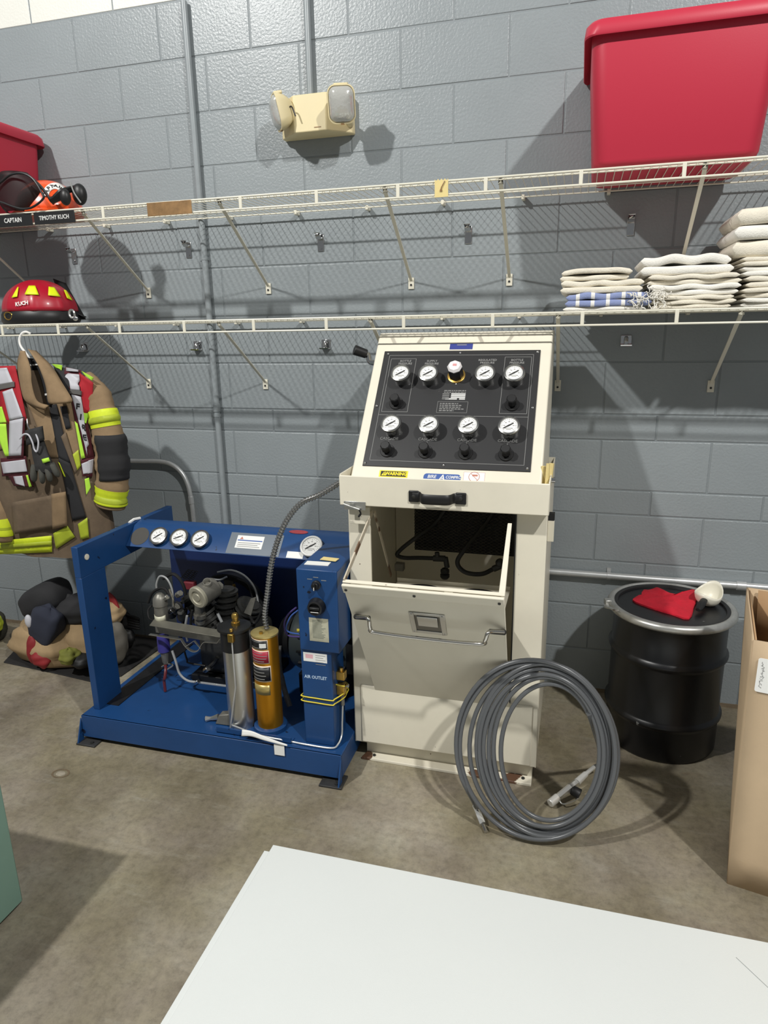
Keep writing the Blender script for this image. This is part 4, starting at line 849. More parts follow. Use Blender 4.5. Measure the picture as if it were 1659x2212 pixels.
# outlet valve, ties and line right of the column
o0 = PY(738, 1448, -0.765); ov = MB().box((o0.x-0.016, -0.785, PY(738, 1466, -0.77).z), (o0.x+0.016, -0.755, PY(738, 1449, -0.77).z)).obj('outlet_valve', MT['brass'], cp, bev=0.003)
zl = PY(738, 1476, -0.77).z; MB().box((o0.x-0.016, -0.785, PY(738, 1498, -0.77).z), (o0.x+0.014, -0.757, zl)).obj('valve_body', MT['brass'], ov, bev=0.003)
MB().cyl((o0.x, -0.77, o0.z+0.0), (o0.x, -0.77, o0.z+0.014), 0.008, n=10).obj('valve_port', MT['brass'], ov)
MB().cyl((o0.x, -0.77, PY(738, 1498, -0.77).z), (o0.x+0.001, -0.77, PY(738, 1522, -0.77).z), 0.0075, n=10).obj('valve_neck', MT['castl'], ov)
MB().cyl((o0.x+0.014, -0.772, zl-0.006), (o0.x+0.026, -0.772, zl-0.006), 0.0075, n=8).obj('valve_stub', MT['chrome'], ov)
MB().box((o0.x-0.006, -0.70, zl-0.002), (o0.x+0.02, -0.66, zl+0.12)).obj('black_bracket', MT['blackm'], cp, bev=0.002)
MT['tie'] = mat('yellow_tie', rgb(228,208,66), 0.45)
for dz in (0.0, -0.018):
    z = PY(690, 1507, -0.822).z + dz
    MB().tube(smoothpath([(1.243, -0.80, z), (1.244, -0.825, z), (1.30, -0.826, z-0.002), (1.358, -0.826, z-0.003), (1.366, -0.82, z), (o0.x+0.011, -0.785, z+0.006), (o0.x+0.011, -0.755, z+0.006), (1.366, -0.697, z), (1.243, -0.697, z)], 4, closed=True), 0.0022, n=6, closed=True).obj('zip_tie', MT['tie'], cp)
MB().tube(smoothpath([(o0.x-0.018, -0.788, zl+0.004), (o0.x, -0.79, zl+0.002), (o0.x+0.018, -0.788, zl)], 4), 0.0024, n=6).obj('zip_tie', MT['tie'], cp)
ln = [Vector((o0.x+0.001, -0.77, PY(738, 1520, -0.77).z)), PY(739, 1560, -0.775), PY(738, 1588, -0.79), PZ(730, 1608, ZD+0.01), PZ(715, 1616, ZD+0.006), PZ(660, 1608, ZD+0.006), PZ(620, 1600, ZD+0.006), PZ(560, 1588, ZD+0.03), PZ(500, 1566, ZD+0.02)]
MB().tube(smoothpath(ln, 6), 0.0034, n=8).obj('air_line', MT['pipe'], cp)
wtag = MB(); pts = [(524, 1581, 0.03), (545, 1583, 0.034), (570, 1592, 0.032), (595, 1600, 0.026), (622, 1608, 0.016)]
pa = [PZ(u, v, ZD+zh) for u, v, zh in pts]
wtag.grid(lambda s, t: (lambda p: p + Vector((0, -0.006 - 0.01*math.sin(PI*s)*0, 0)) + Vector((0.0, 0.004, 0.011))*(t-0.5)*2*(1-0.75*s) )(smoothpath(pa, 6)[min(24, int(s*24))]), 24, 3)
wtag.obj('wire_tag', MT['white'], cp, solid=0.002)
wp = PZ(605, 1612, ZD+0.0); MB().box((wp.x-0.02, BY-0.007, ZD-0.032), (wp.x+0.02, BY-0.004, ZD+0.012), None).obj('paper_tag_end', MT['white'], cp, bev=0.001)

# ---- pump, motor and plumbing
YM = -0.44
def at(u, v, y=YM): return PY(u, v, y)
K, KL = MT['cast'], MT['castl']
c = at(455, 1395, -0.42); crank = MB().box((0.63, -0.50, ZD+0.03), (0.90, -0.30, 0.36)).obj('crankcase', K, cp, bev=0.03, seg=3)
MB().box((0.60, -0.52, ZD), (0.95, -0.28, ZD+0.03)).obj('pump_mount', MT['blackm'], cp, bev=0.003)
def finned(p0, p1, r, n, name, m=K):
    p0 = Vector(p0); p1 = Vector(p1); d = (p1-p0); mb = MB().cyl(p0, p1, r*0.72, n=20)
    h = MB().cyl(p0, p1, r*0.72, n=20).obj(name, m, cp)
    for k in range(n):
        a = p0 + d*((k+0.3)/n); MB().cyl(a, a + d*(0.35/n), r, n=20).obj('fin', m, h)
    return h
finned((0.70, -0.46, 0.34), (0.60, -0.47, 0.50), 0.062, 6, 'cylinder_head')
finned((0.79, -0.43, 0.34), (0.86, -0.43, 0.46), 0.055, 6, 'cylinder_head')
finned((0.75, -0.44, 0.36), (0.755, -0.44, 0.52), 0.05, 6, 'cylinder_head')
# flywheel with spokes behind
fc = at(500, 1316, -0.32); fw = MB(); R0 = 0.165
fw.lathe([(R0, -0.02), (R0+0.006, -0.015), (R0+0.006, 0.015), (R0, 0.02), (R0-0.02, 0.018), (R0-0.02, -0.018), (R0, -0.02)], 48, frame(fc, (1,0,0), (0,-1,0)), cap=False)
fw = fw.obj('flywheel', MT['blackm'], cp)
for k in range(5):
    a = 2*PI*k/5 + 0.3; d = Vector((math.cos(a), 0, math.sin(a))); n2 = Vector((-math.sin(a), 0, math.cos(a)))
    MB().hexa([fc + d*0.03 - n2*0.012 + Vector((0, -0.012, 0)), fc + d*0.03 + n2*0.012 + Vector((0, -0.004, 0)), fc + d*0.03 + n2*0.012 + Vector((0, 0.004, 0)), fc + d*0.03 - n2*0.012 + Vector((0, -0.004, 0)),
               fc + d*0.147 - n2*0.028 + Vector((0, -0.014, 0)), fc + d*0.147 + n2*0.028 + Vector((0, -0.004, 0)), fc + d*0.147 + n2*0.028 + Vector((0, 0.004, 0)), fc + d*0.147 - n2*0.028 + Vector((0, -0.006, 0))]).obj('fan_blade', K, fw)
MB().cyl(fc + Vector((0, -0.03, 0)), fc + Vector((0, 0.02, 0)), 0.038, n=20).obj('hub', K, fw)
# intake filter canister
f0 = at(428, 1290, -0.585); f1 = at(462, 1268, -0.50); fd = (f1-f0).normalized()
ic = MB().cyl(f0, f1, 0.044, n=32).obj('intake_filter', KL, cp, bev=0.004)
Mf = frame(f0, fd.orthogonal(), -fd)
MB().lathe([(0.047, -0.006), (0.047, 0.004), (0.043, 0.008), (0.03, 0.008), (0.028, 0.004), (0.016, 0.004), (0.014, 0.007), (0.004, 0.007)], 32, Mf).obj('filter_lid', mat('pale_cast', rgb(168,164,146), 0.5, metal=0.3, var=0.1, vscale=20), ic)
s0 = f0.lerp(f1, 0.75); s1_ = at(447, 1256, -0.56); MB().cyl(s0, s1_, 0.0165, n=16, cap=False).obj('intake_snorkel', KL, ic, solid=0.002)
MB().cyl(at(432, 1305, -0.53), at(432, 1345, -0.52), 0.022, n=16).cyl(at(432, 1326, -0.53), at(432, 1334, -0.53), 0.026, n=16).obj('filter_neck', KL, cp)
# moisture trap with purple sleeve
m0 = at(345, 1292, -0.6); m1 = at(347, 1350, -0.6)
mt_ = MB().lathe([(0.012, 0.02), (0.02, 0.012), (0.028, 0), (0.03, -0.03), (0.026, -0.034), (0.027, -0.06), (0.024, -0.10), (0.02, -0.105)], 20, T(*m0)).obj('moisture_trap', KL, cp)
MB().grid(lambda s, t: m0 + Vector((0.0282*math.cos(-2.6+2.2*s), 0.0282*math.sin(-2.6+2.2*s), -0.065-0.028*t - 0.006*math.sin(3*s))), 10, 1).obj('trap_tag', MT['placard'], mt_, solid=0.0008)
pb = at(353, 1388, -0.6); zb_ = at(353, 1405, -0.6).z
MB().lathe([(0.024, 0.03), (0.025, 0.0), (0.025, zb_-pb.z), (0.02, zb_-pb.z-0.004)], 20, T(*pb)).obj('purple_sleeve', mat('purple_sleeve', rgb(58,54,130), 0.5), mt_)
MB().lathe([(0.017, zb_-pb.z-0.004), (0.013, zb_-pb.z-0.05), (0.009, zb_-pb.z-0.06)], 14, T(*pb)).obj('trap_bottom', KL, mt_)
MB().tube(smoothpath([at(328, 1308, -0.6), at(320, 1318, -0.61), at(322, 1335, -0.62), at(333, 1341, -0.61)], 5), 0.004, n=8).obj('loop_tube', MT['rubber'], mt_)
MT['redtube'] = mat('dark_red_tube', rgb(96,34,40), 0.3, coat=0.5)
zf = PZ(357, 1493, ZD+0.004)
MB().tube(smoothpath([at(357, 1432, -0.59), at(358, 1445, -0.62), at(356, 1465, -0.64), zf + Vector((0, 0, 0.05)), zf], 5), 0.0062, n=8).obj('drain_tube', MT['redtube'], cp)
MB().tube(smoothpath([at(350, 1440, -0.59), at(362, 1434, -0.6), at(374, 1437, -0.6), at(358, 1448, -0.62)], 5), 0.004, n=8).obj('drain_elbow', MT['chrome'], cp)
# horizontal channel bracket with pipe clamp
YB = -0.655; b0, b1 = at(323, 1352, YB), at(477, 1378, YB)
MB().hexa([b0, b1, b1 + Vector((0, 0.035, 0.012)), b0 + Vector((0, 0.035, 0.012)), b0 + Vector((0, 0, 0.003)), b1 + Vector((0, 0, 0.003)), b1 + Vector((0, 0.035, 0.015)), b0 + Vector((0, 0.035, 0.015))]).obj('channel_top', mat('zinc', rgb(112,110,100), 0.45, metal=0.5, var=0.15, vscale=14), cp, bev=0.0006)
dz = Vector((0, 0.036, -0.045)); MB().hexa([b0 + dz, b1 + dz, b1 + dz + Vector((0, 0.003, 0)), b0 + dz + Vector((0, 0.003, 0)), b0 + Vector((0, 0.034, 0.014)), b1 + Vector((0, 0.034, 0.014)), b1 + Vector((0, 0.037, 0.014)), b0 + Vector((0, 0.037, 0.014))]).obj('channel_web', KL, cp)
lo = [at(u, v, YB) for u, v in ((323, 1370), (392, 1381), (402, 1396), (415, 1406), (428, 1405), (437, 1391), (442, 1386), (470, 1388), (476, 1380))]
MB().tube(smoothpath(lo[:2], 1) + smoothpath(lo[1:7], 5)[1:] + lo[7:], 0.009, n=4, flat=0.18, upv=(0,0,1)).obj('clamp_strip', MT['steel'], cp)
MB().tube([at(403, 1396, YB), at(420, 1384, YB), at(434, 1401, YB)], 0.008, n=4, flat=0.2, upv=(0,0.2,1)).obj('clamp_saddle', MT['steel'], cp)
# motor and guard
mo = MB().lathe([(0.05, -0.14), (0.115, -0.13), (0.125, -0.11), (0.125, 0.13), (0.11, 0.145)], 36, frame((1.19, -0.40, 0.315), (0,1,0), (1,0,0))).obj('electric_motor', mat('motor_grey_green', rgb(58,66,66), 0.45, metal=0.3), cp)
for k in range(14):
    a = 2*PI*k/14; d = Vector((0, math.cos(a), math.sin(a))); c = Vector((1.19, -0.40, 0.315)); MB().tube([c + d*0.128 + Vector((-0.09, 0, 0)), c + d*0.128 + Vector((0.11, 0, 0))], 0.005, n=4, flat=2.0, upv=d).obj('motor_fin', MT['blackm'], mo)
MB().box((1.09, -0.5, ZD), (1.3, -0.3, 0.2)).obj('motor_foot', MT['blackm'], mo, bev=0.004)
MB().lathe([(0.02, 0), (0.085, 0.004), (0.09, 0.02), (0.078, 0.03), (0.09, 0.04), (0.08, 0.05), (0.03, 0.055)], 32, frame((1.045, -0.40, 0.315), (0,1,0), (-1,0,0))).obj('motor_pulley', MT['blackm'], mo)
MB().tube(smoothpath([at(606, 1395, -0.6), at(604, 1430, -0.62), at(612, 1480, -0.63), at(626, 1526, -0.66)], 6), [0.006]*4 + [0.008]*6 + [0.011]*9, n=8).obj('braided_sleeve', mat('braid', rgb(92,92,92), 0.6, var=0.3, vscale=60), cp)
MB().tube(smoothpath([at(640, 1312, -0.68), at(622, 1328, -0.68), at(614, 1350, -0.68), at(622, 1372, -0.68), at(648, 1376, -0.69)], 6), 0.0035, n=6).obj('wire', mat('purple_wire', rgb(88,72,140), 0.5), cp)
MB().tube(smoothpath([at(644, 1318, -0.685), at(628, 1332, -0.685), at(618, 1356, -0.685), at(626, 1366, -0.685), at(648, 1370, -0.69)], 6), 0.003, n=6).obj('wire', mat('blue_wire', rgb(70,110,190), 0.5), cp)
wn_ = at(642, 1362, -0.695); MB().cyl(wn_, wn_ + Vector((0.016, 0.004, 0.002)), 0.007, 0.0045, n=8).obj('wire_nut', MT['tie'], cp)
# belt guard mesh corner with a red edge
gq = [at(390, 1248, -0.38), at(404, 1232, -0.38), at(428, 1236, -0.38), at(418, 1252, -0.38)]
mg = MB()
for k in range(6):
    t = k/5
    mg.tube([gq[0].lerp(gq[1], t) + Vector((0, 0, 0.004*math.sin(j*PI)))*0 + (gq[3].lerp(gq[2], t) - gq[0].lerp(gq[1], t))*(j/6) + Vector((0, 0, 0.004 if j % 2 else 0)) for j in range(7)], 0.0022, n=4)
mg.obj('guard_mesh', MT['guardw'], cp, smooth=False, kind='stuff')
r0 = at(398, 1258, -0.4); MB().box((r0.x, -0.41, r0.z-0.03), (r0.x+0.05, -0.38, r0.z+0.006)).obj('red_guard_edge', mat('dark_red_guard', rgb(110,34,44), 0.6), cp, bev=0.004)
# plumbing
pl_ = [([(470,1236),(500,1232),(530,1245),(552,1275),(560,1320)], -0.36, 0.0045, 'pipe'), ([(505,1262),(512,1290),(506,1315),(485,1325)], -0.38, 0.006, 'brass'), ([(512,1250),(535,1262),(545,1290)], -0.37, 0.004, 'rubber'),
       ([(340,1278),(338,1262),(345,1245),(360,1250),(372,1275),(374,1310)], -0.56, 0.004, 'pipe'), ([(366,1272),(372,1290),(376,1308)], -0.6, 0.004, 'chrome'), ([(380,1300),(392,1310),(395,1345),(390,1380)], -0.55, 0.006, 'rubber'),
       ([(352,1250),(375,1240),(395,1262),(402,1300),(398,1360)], -0.5, 0.007, 'rubber'), ([(404,1330),(400,1360),(405,1385)], -0.58, 0.005, 'pipe'), ([(415,1318),(412,1345),(416,1372)], -0.58, 0.0055, 'rubber'),
       ([(470,1325),(480,1345),(490,1360)], -0.55, 0.006, 'pipe'), ([(455,1250),(475,1252),(490,1246)], -0.42, 0.004, 'pipe'), ([(372,1406),(380,1430),(388,1455),(405,1470),(430,1474),(490,1482)], -0.62, 0.005, 'pipe'), ([(398,1406),(404,1425),(408,1432),(444,1438)], -0.5, 0.004, 'cast'),
       ([(540,1330),(548,1345),(556,1340),(566,1318)], -0.5, 0.006, 'rubber'), ([(470,1420),(462,1432),(446,1447)], -0.52, 0.009, 'cast'), ([(320,1302),(330,1280),(352,1270),(366,1285)], -0.57, 0.006, 'rubber')]
for pts, y, r, m_ in pl_:
    MB().tube(smoothpath([at(u, v, y) for u, v in pts], 6), r, n=8).obj('pipe_run', MT[m_], cp)
for u, v, y, r in ((358,1292,-0.6,0.011), (386,1284,-0.56,0.013), (470,1268,-0.48,0.02), (464,1270,-0.46,0.022), (446,1447,-0.53,0.012), (425,1474,-0.62,0.008), (380,1312,-0.55,0.014), (370,1320,-0.57,0.012)):
    MB().cyl(at(u-3, v+2, y), at(u+4, v-3, y-0.01), r, n=6).obj('pipe_fitting', KL if r > 0.012 else MT['chrome'], cp, bev=0.001)
for k, (u, v) in enumerate(((372, 1330), (384, 1322), (395, 1336))): MB().lathe([(0.016, 0), (0.02, 0.004), (0.02, 0.02), (0.014, 0.03), (0.014, 0.05)], 12, frame(at(u, v, -0.5-0.02*k), (1,0,0), (0.2, -0.5, 0.8))).obj('valve_cover', K, cp)
p = at(540, 1308, -0.5); MB().hexa([p + Vector(q) for q in ((-0.03,0,-0.035),(0.0,0,-0.045),(0.0,0.004,-0.045),(-0.03,0.004,-0.035),(0.005,0,0.03),(0.03,0,0.04),(0.03,0.004,0.04),(0.005,0.004,0.03))]).obj('heat_shield', MT['castl'], cp)
# ------------------------------------------------------------ armoured flexible cable to the cabinet
pth = smoothpath([Vector((GX+0.004, GY+0.012, ztg+0.008)), PY(572, 1330, -0.748), PY(578, 1280, -0.745), PY(586, 1220, -0.74), PY(601, 1165, -0.735), PY(622, 1120, -0.73), PY(652, 1086, -0.72), PY(690, 1069, -0.71), Vector((TX0-0.012, -0.70, TZ1-0.035))], 26)
d2 = [pth[0]]
for p in pth[1:]:
    while (p - d2[-1]).length > 0.0028: d2.append(d2[-1] + (p - d2[-1]).normalized()*0.0028)
ac = MB().tube(d2, [0.0092 + 0.0016*(1 if (k % 4) < 2 else -1) for k in range(len(d2))], n=12).obj('armoured_cable', mat('armour_steel', rgb(140,140,138), 0.3, metal=0.85))
solo(tag(ac, 'ribbed metal flexible conduit arching from the gold cylinder to the cream cabinet', 'cable'))
# ------------------------------------------------------------ draping helpers for soft gear
def ray_ell(u, v, c, ax, off=0.0):
    """first hit of a photo ray with an axis-aligned ellipsoid"""
    d = ray(u, v); o = CAMP - Vector(c); ax = [a + off for a in ax]
    A = sum((d[i]/ax[i])**2 for i in range(3)); B = 2*sum(o[i]*d[i]/ax[i]**2 for i in range(3)); C = sum((o[i]/ax[i])**2 for i in range(3)) - 1
    D = max(0.0, B*B - 4*A*C); t = (-B - math.sqrt(D)) / (2*A); return CAMP + d*t
def quadgrid(q, s, t): # q: TL TR BR BL pixels
    a = (q[0][0]*(1-s) + q[1][0]*s, q[0][1]*(1-s) + q[1][1]*s); b = (q[3][0]*(1-s) + q[2][0]*s, q[3][1]*(1-s) + q[2][1]*s)
    return a[0]*(1-t) + b[0]*t, a[1]*(1-t) + b[1]*t
# ------------------------------------------------------------ orange forestry helmet
MT['orange'] = mat('orange_shell', rgb(232,84,32), 0.3, coat=0.3); MT['mesh'] = mat('visor_mesh', rgb(14,10,12), 0.6, alpha=0.72)
oh = thing('hard_hat', (0.0, -0.27, ZU), 'orange hard hat with dark mesh visor and black ear muffs', 'helmet')
oc = PY(106, 446, -0.27); oc.z = ZU + 0.012; oa = (0.138, 0.118, 0.128)
def dome(c, ax, n=36, m=12, z0=0.0, ribs=None):
    def fn(s, t):
        a = 2*PI*s; ph = t*PI/2; k = 1.0 + (ribs(a, ph) if ribs else 0); r = math.cos(ph)
        return Vector((c[0] + ax[0]*r*math.cos(a)*k, c[1] + ax[1]*r*math.sin(a)*k, c[2] + z0 + (ax[2]-z0)*math.sin(ph)*k))
    return MB().grid(fn, n, m, wrap=True)
dome(oc, oa).obj('shell', MT['orange'], oh, ang=70, solid=0.003)
MB().lathe([(1.0, 0.0), (1.08, -0.004), (1.09, 0.002), (1.0, 0.008)], 40, T(*oc) @ Matrix.Diagonal((oa[0], oa[1], 1, 1)), cap=False).obj('brim', MT['orange'], oh)
MT['wband'] = mat('white_decal', rgb(236,234,230), 0.5)
dc_ = MB(); cx0, cy0 = 119, 421
def arcpx(r, a): return cx0 + r*math.cos(a), cy0 - r*0.98*math.sin(a)
dc_.grid(lambda s, t: ray_ell(*arcpx(13 + 14*t, PI*1.05 - PI*0.85*s), oc, oa, 0.003), 20, 3); dc_.obj('decal_band', MT['wband'], oh, solid=0.0008)
for k, ch in enumerate('CAPTAIN'):
    a = PI*1.0 - PI*0.78*k/6; p0 = ray_ell(*arcpx(20, a), oc, oa, 0.0045); p1 = ray_ell(*arcpx(29, a), oc, oa, 0.0045)
    n_ = Vector(((p0.x-oc.x)/oa[0]**2, (p0.y-oc.y)/oa[1]**2, (p0.z-oc.z)/oa[2]**2)).normalized(); upd = (p1-p0); text(ch, 0.024, MT['inkb'], oh, frame(p0, upd.cross(n_), n_), bold=0.0006)
# mesh visor swung to the left, with rim
vc = PY(42, 420, -0.36); va = (0.105, 0.06, 0.095)
vm = MB(); vm.grid(lambda s, t: Vector((vc.x + va[0]*math.cos(PI*(0.02+0.96*s))*(-1)*(0.25+0.75*math.sin(PI*(0.12+0.76*t))), vc.y - va[1]*math.sin(PI*(0.02+0.96*s)), vc.z + 0.075 - 0.145*t)), 18, 8)
vs_ = vm.obj('mesh_visor', MT['mesh'], oh, solid=0.0015)
rim = [PY(u, v, -0.43) for u, v in ((6, 390), (22, 378), (45, 374), (66, 382), (80, 398), (92, 420), (94, 428), (82, 440), (66, 449), (48, 451), (28, 446), (8, 438), (-12, 430), (-14, 408))]
MB().tube(smoothpath(rim, 4, closed=True), 0.0042, n=8, closed=True).obj('visor_rim', MT['black'], vs_)
vb = [PY(70, 386, -0.42), PY(90, 405, -0.40), PY(105, 426, -0.39), PY(116, 440, -0.385)]
MB().tube(smoothpath(vb, 5), 0.011, n=6, flat=0.5).obj('visor_arm', MT['black'], oh)
MB().tube(smoothpath([PY(110, 434, -0.395), PY(122, 428, -0.395), PY(137, 414, -0.39), PY(150, 410, -0.36), PY(162, 407, -0.33)], 5), [0.014]*5 + [0.016]*5 + [0.012]*11, n=8, flat=0.6).obj('muff_arm', MT['black'], oh)
for u, v, y, r in ((141, 426, -0.395, 0.03), (172, 420, -0.34, 0.04)):
    c = PY(u, v, y); MB().ball(c, r, 18, 12, (0.75, 0.6, 1.0)).obj('ear_muff', MT['black'], oh)
c = PY(172, 420, -0.34); MB().tube(smoothpath([c + Vector((-0.02, -0.02, 0.04)), c + Vector((0.0, -0.03, 0.0)), c + Vector((0.02, -0.024, -0.035))], 5), 0.003, n=6).obj('muff_seam', MT['ink'], oh)
# ------------------------------------------------------------ red fire helmet
MT['redh'] = mat('red_helmet_shell', rgb(168,18,42), 0.38, coat=0.2, var=0.06, vscale=20); MT['lime'] = mat('lime_reflective', rgb(222,236,16), 0.5)
fh = thing('fire_helmet', (-0.07, -0.26, ZL), 'red fire helmet with yellow reflective trapezoids on the lower shelf', 'helmet')
hc_ = PY(88, 676, -0.26); hc_.z = ZL + 0.056; ha = (0.156, 0.135, 0.130)
ribs = lambda a, ph: 0.028*math.exp(-((math.sin(4*(a+0.3))/0.32)**2))*math.cos(ph*0.9)
dome(hc_, ha, 96, 14, ribs=ribs).obj('shell', MT['redh'], fh, ang=30, solid=0.003)
MB().lathe([(0.9, -0.05), (1.02, -0.05), (1.07, -0.038), (1.05, -0.01), (0.99, 0.004)], 48, T(*hc_) @ Matrix.Diagonal((ha[0], ha[1], 1, 1)), cap=True).obj('black_rim', MT['black'], fh)
br_ = MB(); br_.grid(lambda s, t: Vector((hc_.x + ha[0]*(1.0+0.16*t)*math.cos(PI*0.1+PI*0.85*s), hc_.y + ha[1]*(1.0+0.35*t)*math.sin(PI*0.1+PI*0.85*s), hc_.z-0.008-0.016*t)), 24, 3); br_.obj('rear_brim', MT['black'], fh, solid=0.004)
for q in (((38, 620), (40, 620), (37, 641), (25, 643)), ((62, 617), (76, 617), (84, 637), (53, 636)), ((105, 619), (118, 621), (131, 641), (104, 638)), ((138, 626), (143, 627), (157, 649), (145, 644))):
    m_ = MB(); m_.grid(lambda s, t: ray_ell(*quadgrid(q, s, t), hc_, ha, 0.0075), 5, 5); m_.obj('reflective_trapezoid', MT['lime'], fh, solid=0.001)
for k, ch in enumerate('KUCH'):
    u, v = 36.0 + 7.0*k, 657.5 - 1.2*k; p0 = ray_ell(u, v, hc_, ha, 0.0075); n_ = Vector(((p0.x-hc_.x)/ha[0]**2, (p0.y-hc_.y)/ha[1]**2, (p0.z-hc_.z)/ha[2]**2*0.5)).normalized()
    text(ch, 0.021, MT['wband'], fh, frame(p0, Vector((0.0,0,1)).cross(n_), n_), bold=0.0008)
c = PY(17, 680, -0.40); MB().tube(smoothpath([c + Vector((0.02*math.cos(a)*(0.9 if math.sin(a) > 0 else 1), 0, 0.02*math.sin(a) if math.sin(a) < 0 else 0.010*math.sin(a))) for a in [2*PI*k/12 for k in range(12)]], 2, closed=True), 0.0024, n=6, closed=True).obj('brass_ring', MT['brass'], fh)
c = PY(155, 678, -0.385); MB().tube([c + Vector((0.013*math.cos(2*PI*k/12), 0.002*k/12, 0.016*math.sin(2*PI*k/12))) for k in range(12)], 0.0045, n=6, closed=True).obj('buckle', MT['steel'], fh)
c = PY(163, 688, -0.385); MB().ball(c, 0.010, 10, 8, (1.2, 0.7, 1)).obj('buckle_tongue', MT['chrome'], fh)
nb = MB(); nb.grid(lambda s, t: PY(*quadgrid(((115, 602), (142, 612), (186, 690), (150, 690)), s, t), -0.17 - 0.02*math.sin(PI*s)), 8, 10); nb.obj('neck_cover', mat('black_cloth', rgb(20,20,21), 0.9, alpha=0.92), fh, solid=0.003)
# ------------------------------------------------------------ turnout coat on a hanger
MT['tan'] = mat('tan_turnout_cloth', rgb(138,115,86), 0.9, var=0.16, vscale=14, bump=0.5, bscale=400, bdist=0.001)
MT['tand'] = mat('brown_turnout_cloth', rgb(106,90,72), 0.9, var=0.18, vscale=14, bump=0.5, bscale=400, bdist=0.001)
MT['blackc'] = mat('black_cloth_patch', rgb(36,36,38), 0.85, var=0.12, vscale=20)
MT['vestw'] = mat('silver_reflective', rgb(188,188,194), 0.55, var=0.05, vscale=15); MT['vestr'] = mat('vest_red', rgb(164,22,36), 0.8, var=0.1, vscale=12); MT['maroon'] = mat('vest_maroon', rgb(74,20,30), 0.85)
MT['limec'] = mat('vest_lime', rgb(176,226,66), 0.75, var=0.08, vscale=14); MT['limeb'] = mat('lime_trim', rgb(206,222,40), 0.6, var=0.1, vscale=18); MT['limes'] = mat('lime_trim_stripe', rgb(170,184,46), 0.6, var=0.12, vscale=18); MT['greyb'] = mat('grey_band', rgb(92,90,88), 0.7)
JX, JY = -0.115, -0.375
zA, zB = PY(90, 800, -0.45).z, PY(90, 1192, -0.45).z
tc_ = thing('turnout_coat', (JX, JY, zB), 'tan firefighter turnout coat with lime bands hanging from the lower shelf', 'coat')
def jhw(t): return 0.16 + 0.12*min(1, t/0.08)**0.7 + 0.035*t
def jd(t): return 0.075 + 0.045*math.sin(PI*min(1, t*0.9))
def fold(x, z): return 0.010*math.sin(17*x + 3*z) * math.sin(5*z+1) + 0.006*math.sin(41*x - 6*z) + 0.005*math.sin(9*z)
def jfront(x, z):
    t = min(1.0, max(0.0, (zA - z)/(zA - zB))); w = jhw(t); r = max(-0.985, min(0.985, (x - JX)/w))
    return JY - jd(t)*math.sqrt(1-r*r) - fold(x, z)*(1-abs(r)**3)
def jbody(s, t):
    a = 2*PI*s; z = zA + (zB-zA)*t - 0.02*math.sin(PI*2*s)*t*t; w = jhw(t); x = JX + w*0.985*math.cos(a)
    if math.sin(a) >= 0: return Vector((x, jfront(x, z), z))
    return Vector((x, JY + 0.5*jd(t)*abs(math.sin(a)), z))
bd_ = MB().grid(jbody, 72, 40, wrap=True); bd_.obj('coat_body', MT['tand'], tc_, ang=80)
def JP(u, v, off=0.0):
    y = -0.45
    for _ in range(6): p = PY(u, v, y); y = jfront(p.x, p.z) - off
    return Vector((p.x, y, p.z))
def patch(q, m_, par, name, off, nu=6, nv=12, solid=0.002):
    q = [(x/3.95, 690 + y/3.95) for x, y in q]
    o = MB().grid(lambda s, t: JP(*quadgrid(q, s, t), off), nu, nv); return o.obj(name, m_, par, ang=80, solid=solid)
# shoulders/yoke and collar
yk = MB(); yk.grid(lambda s, t: Vector((JX + (0.06 + 0.20*t)*(1 if s < 0.5 else -1)*1.0, JY + 0.05*math.cos(2*PI*s)*(1-0.2*t), zA + 0.10 - 0.09*t - 0.05*t*t)), 2, 6)
patch(((-180, 880), (40, 640), (60, 1100), (-160, 1150)), MT['tan'], tc_, 'front_panel', 0.003, 8, 12)
patch(((480, 700), (620, 690), (760, 1200), (640, 1250)), MT['tan'], tc_, 'front_panel', 0.003, 6, 14)
patch(((240, 720), (410, 740), (520, 1180), (420, 1180)), MT['tan'], tc_, 'front_panel', 0.003, 6, 14)
patch(((420, 735), (482, 722), (600, 1230), (500, 1180)), MT['blackc'], tc_, 'storm_flap', 0.005, 4, 16)
patch(((500, 1180), (600, 1230), (735, 1690), (620, 1720)), MT['blackc'], tc_, 'storm_flap', 0.005, 4, 16)
patch(((512, 742), (568, 738), (606, 925), (562, 940)), MT['blackc'], tc_, 'hook_patch', 0.010, 4, 6)
patch(((520, 1000), (560, 960), (660, 1290), (640, 1320)), MT['tand'], tc_, 'flap_edge', 0.008, 3, 10)
patch(((612, 1160), (670, 1110), (690, 1250), (650, 1300)), MT['limes'], tc_, 'chest_trim', 0.006, 4, 6)
patch(((495, 1215), (508, 1225), (560, 1345), (545, 1340)), MT['limeb'], tc_, 'chest_trim', 0.007, 2, 6)
patch(((110, 1560), (440, 1500), (560, 1760), (130, 1830)), MT['tand'], tc_, 'bellows_pocket', 0.014, 8, 8, 0.006)
patch(((440, 1490), (560, 1470), (575, 1760), (450, 1790)), MT['tan'], tc_, 'pocket_flap', 0.017, 5, 8, 0.004)
patch(((-120, 1900), (440, 1845), (445, 1985), (-120, 2010)), MT['limeb'], tc_, 'hem_band', 0.006, 16, 4)
patch(((-120, 1935), (440, 1890), (442, 1930), (-120, 1972)), MT['limes'], tc_, 'hem_stripe', 0.010, 16, 2)
patch(((455, 1825), (575, 1760), (640, 1855), (480, 1960)), MT['limes'], tc_, 'hem_band', 0.006, 6, 4)
patch(((665, 1745), (745, 1690), (760, 1860), (690, 1880)), MT['limes'], tc_, 'hem_band', 0.006, 5, 5)
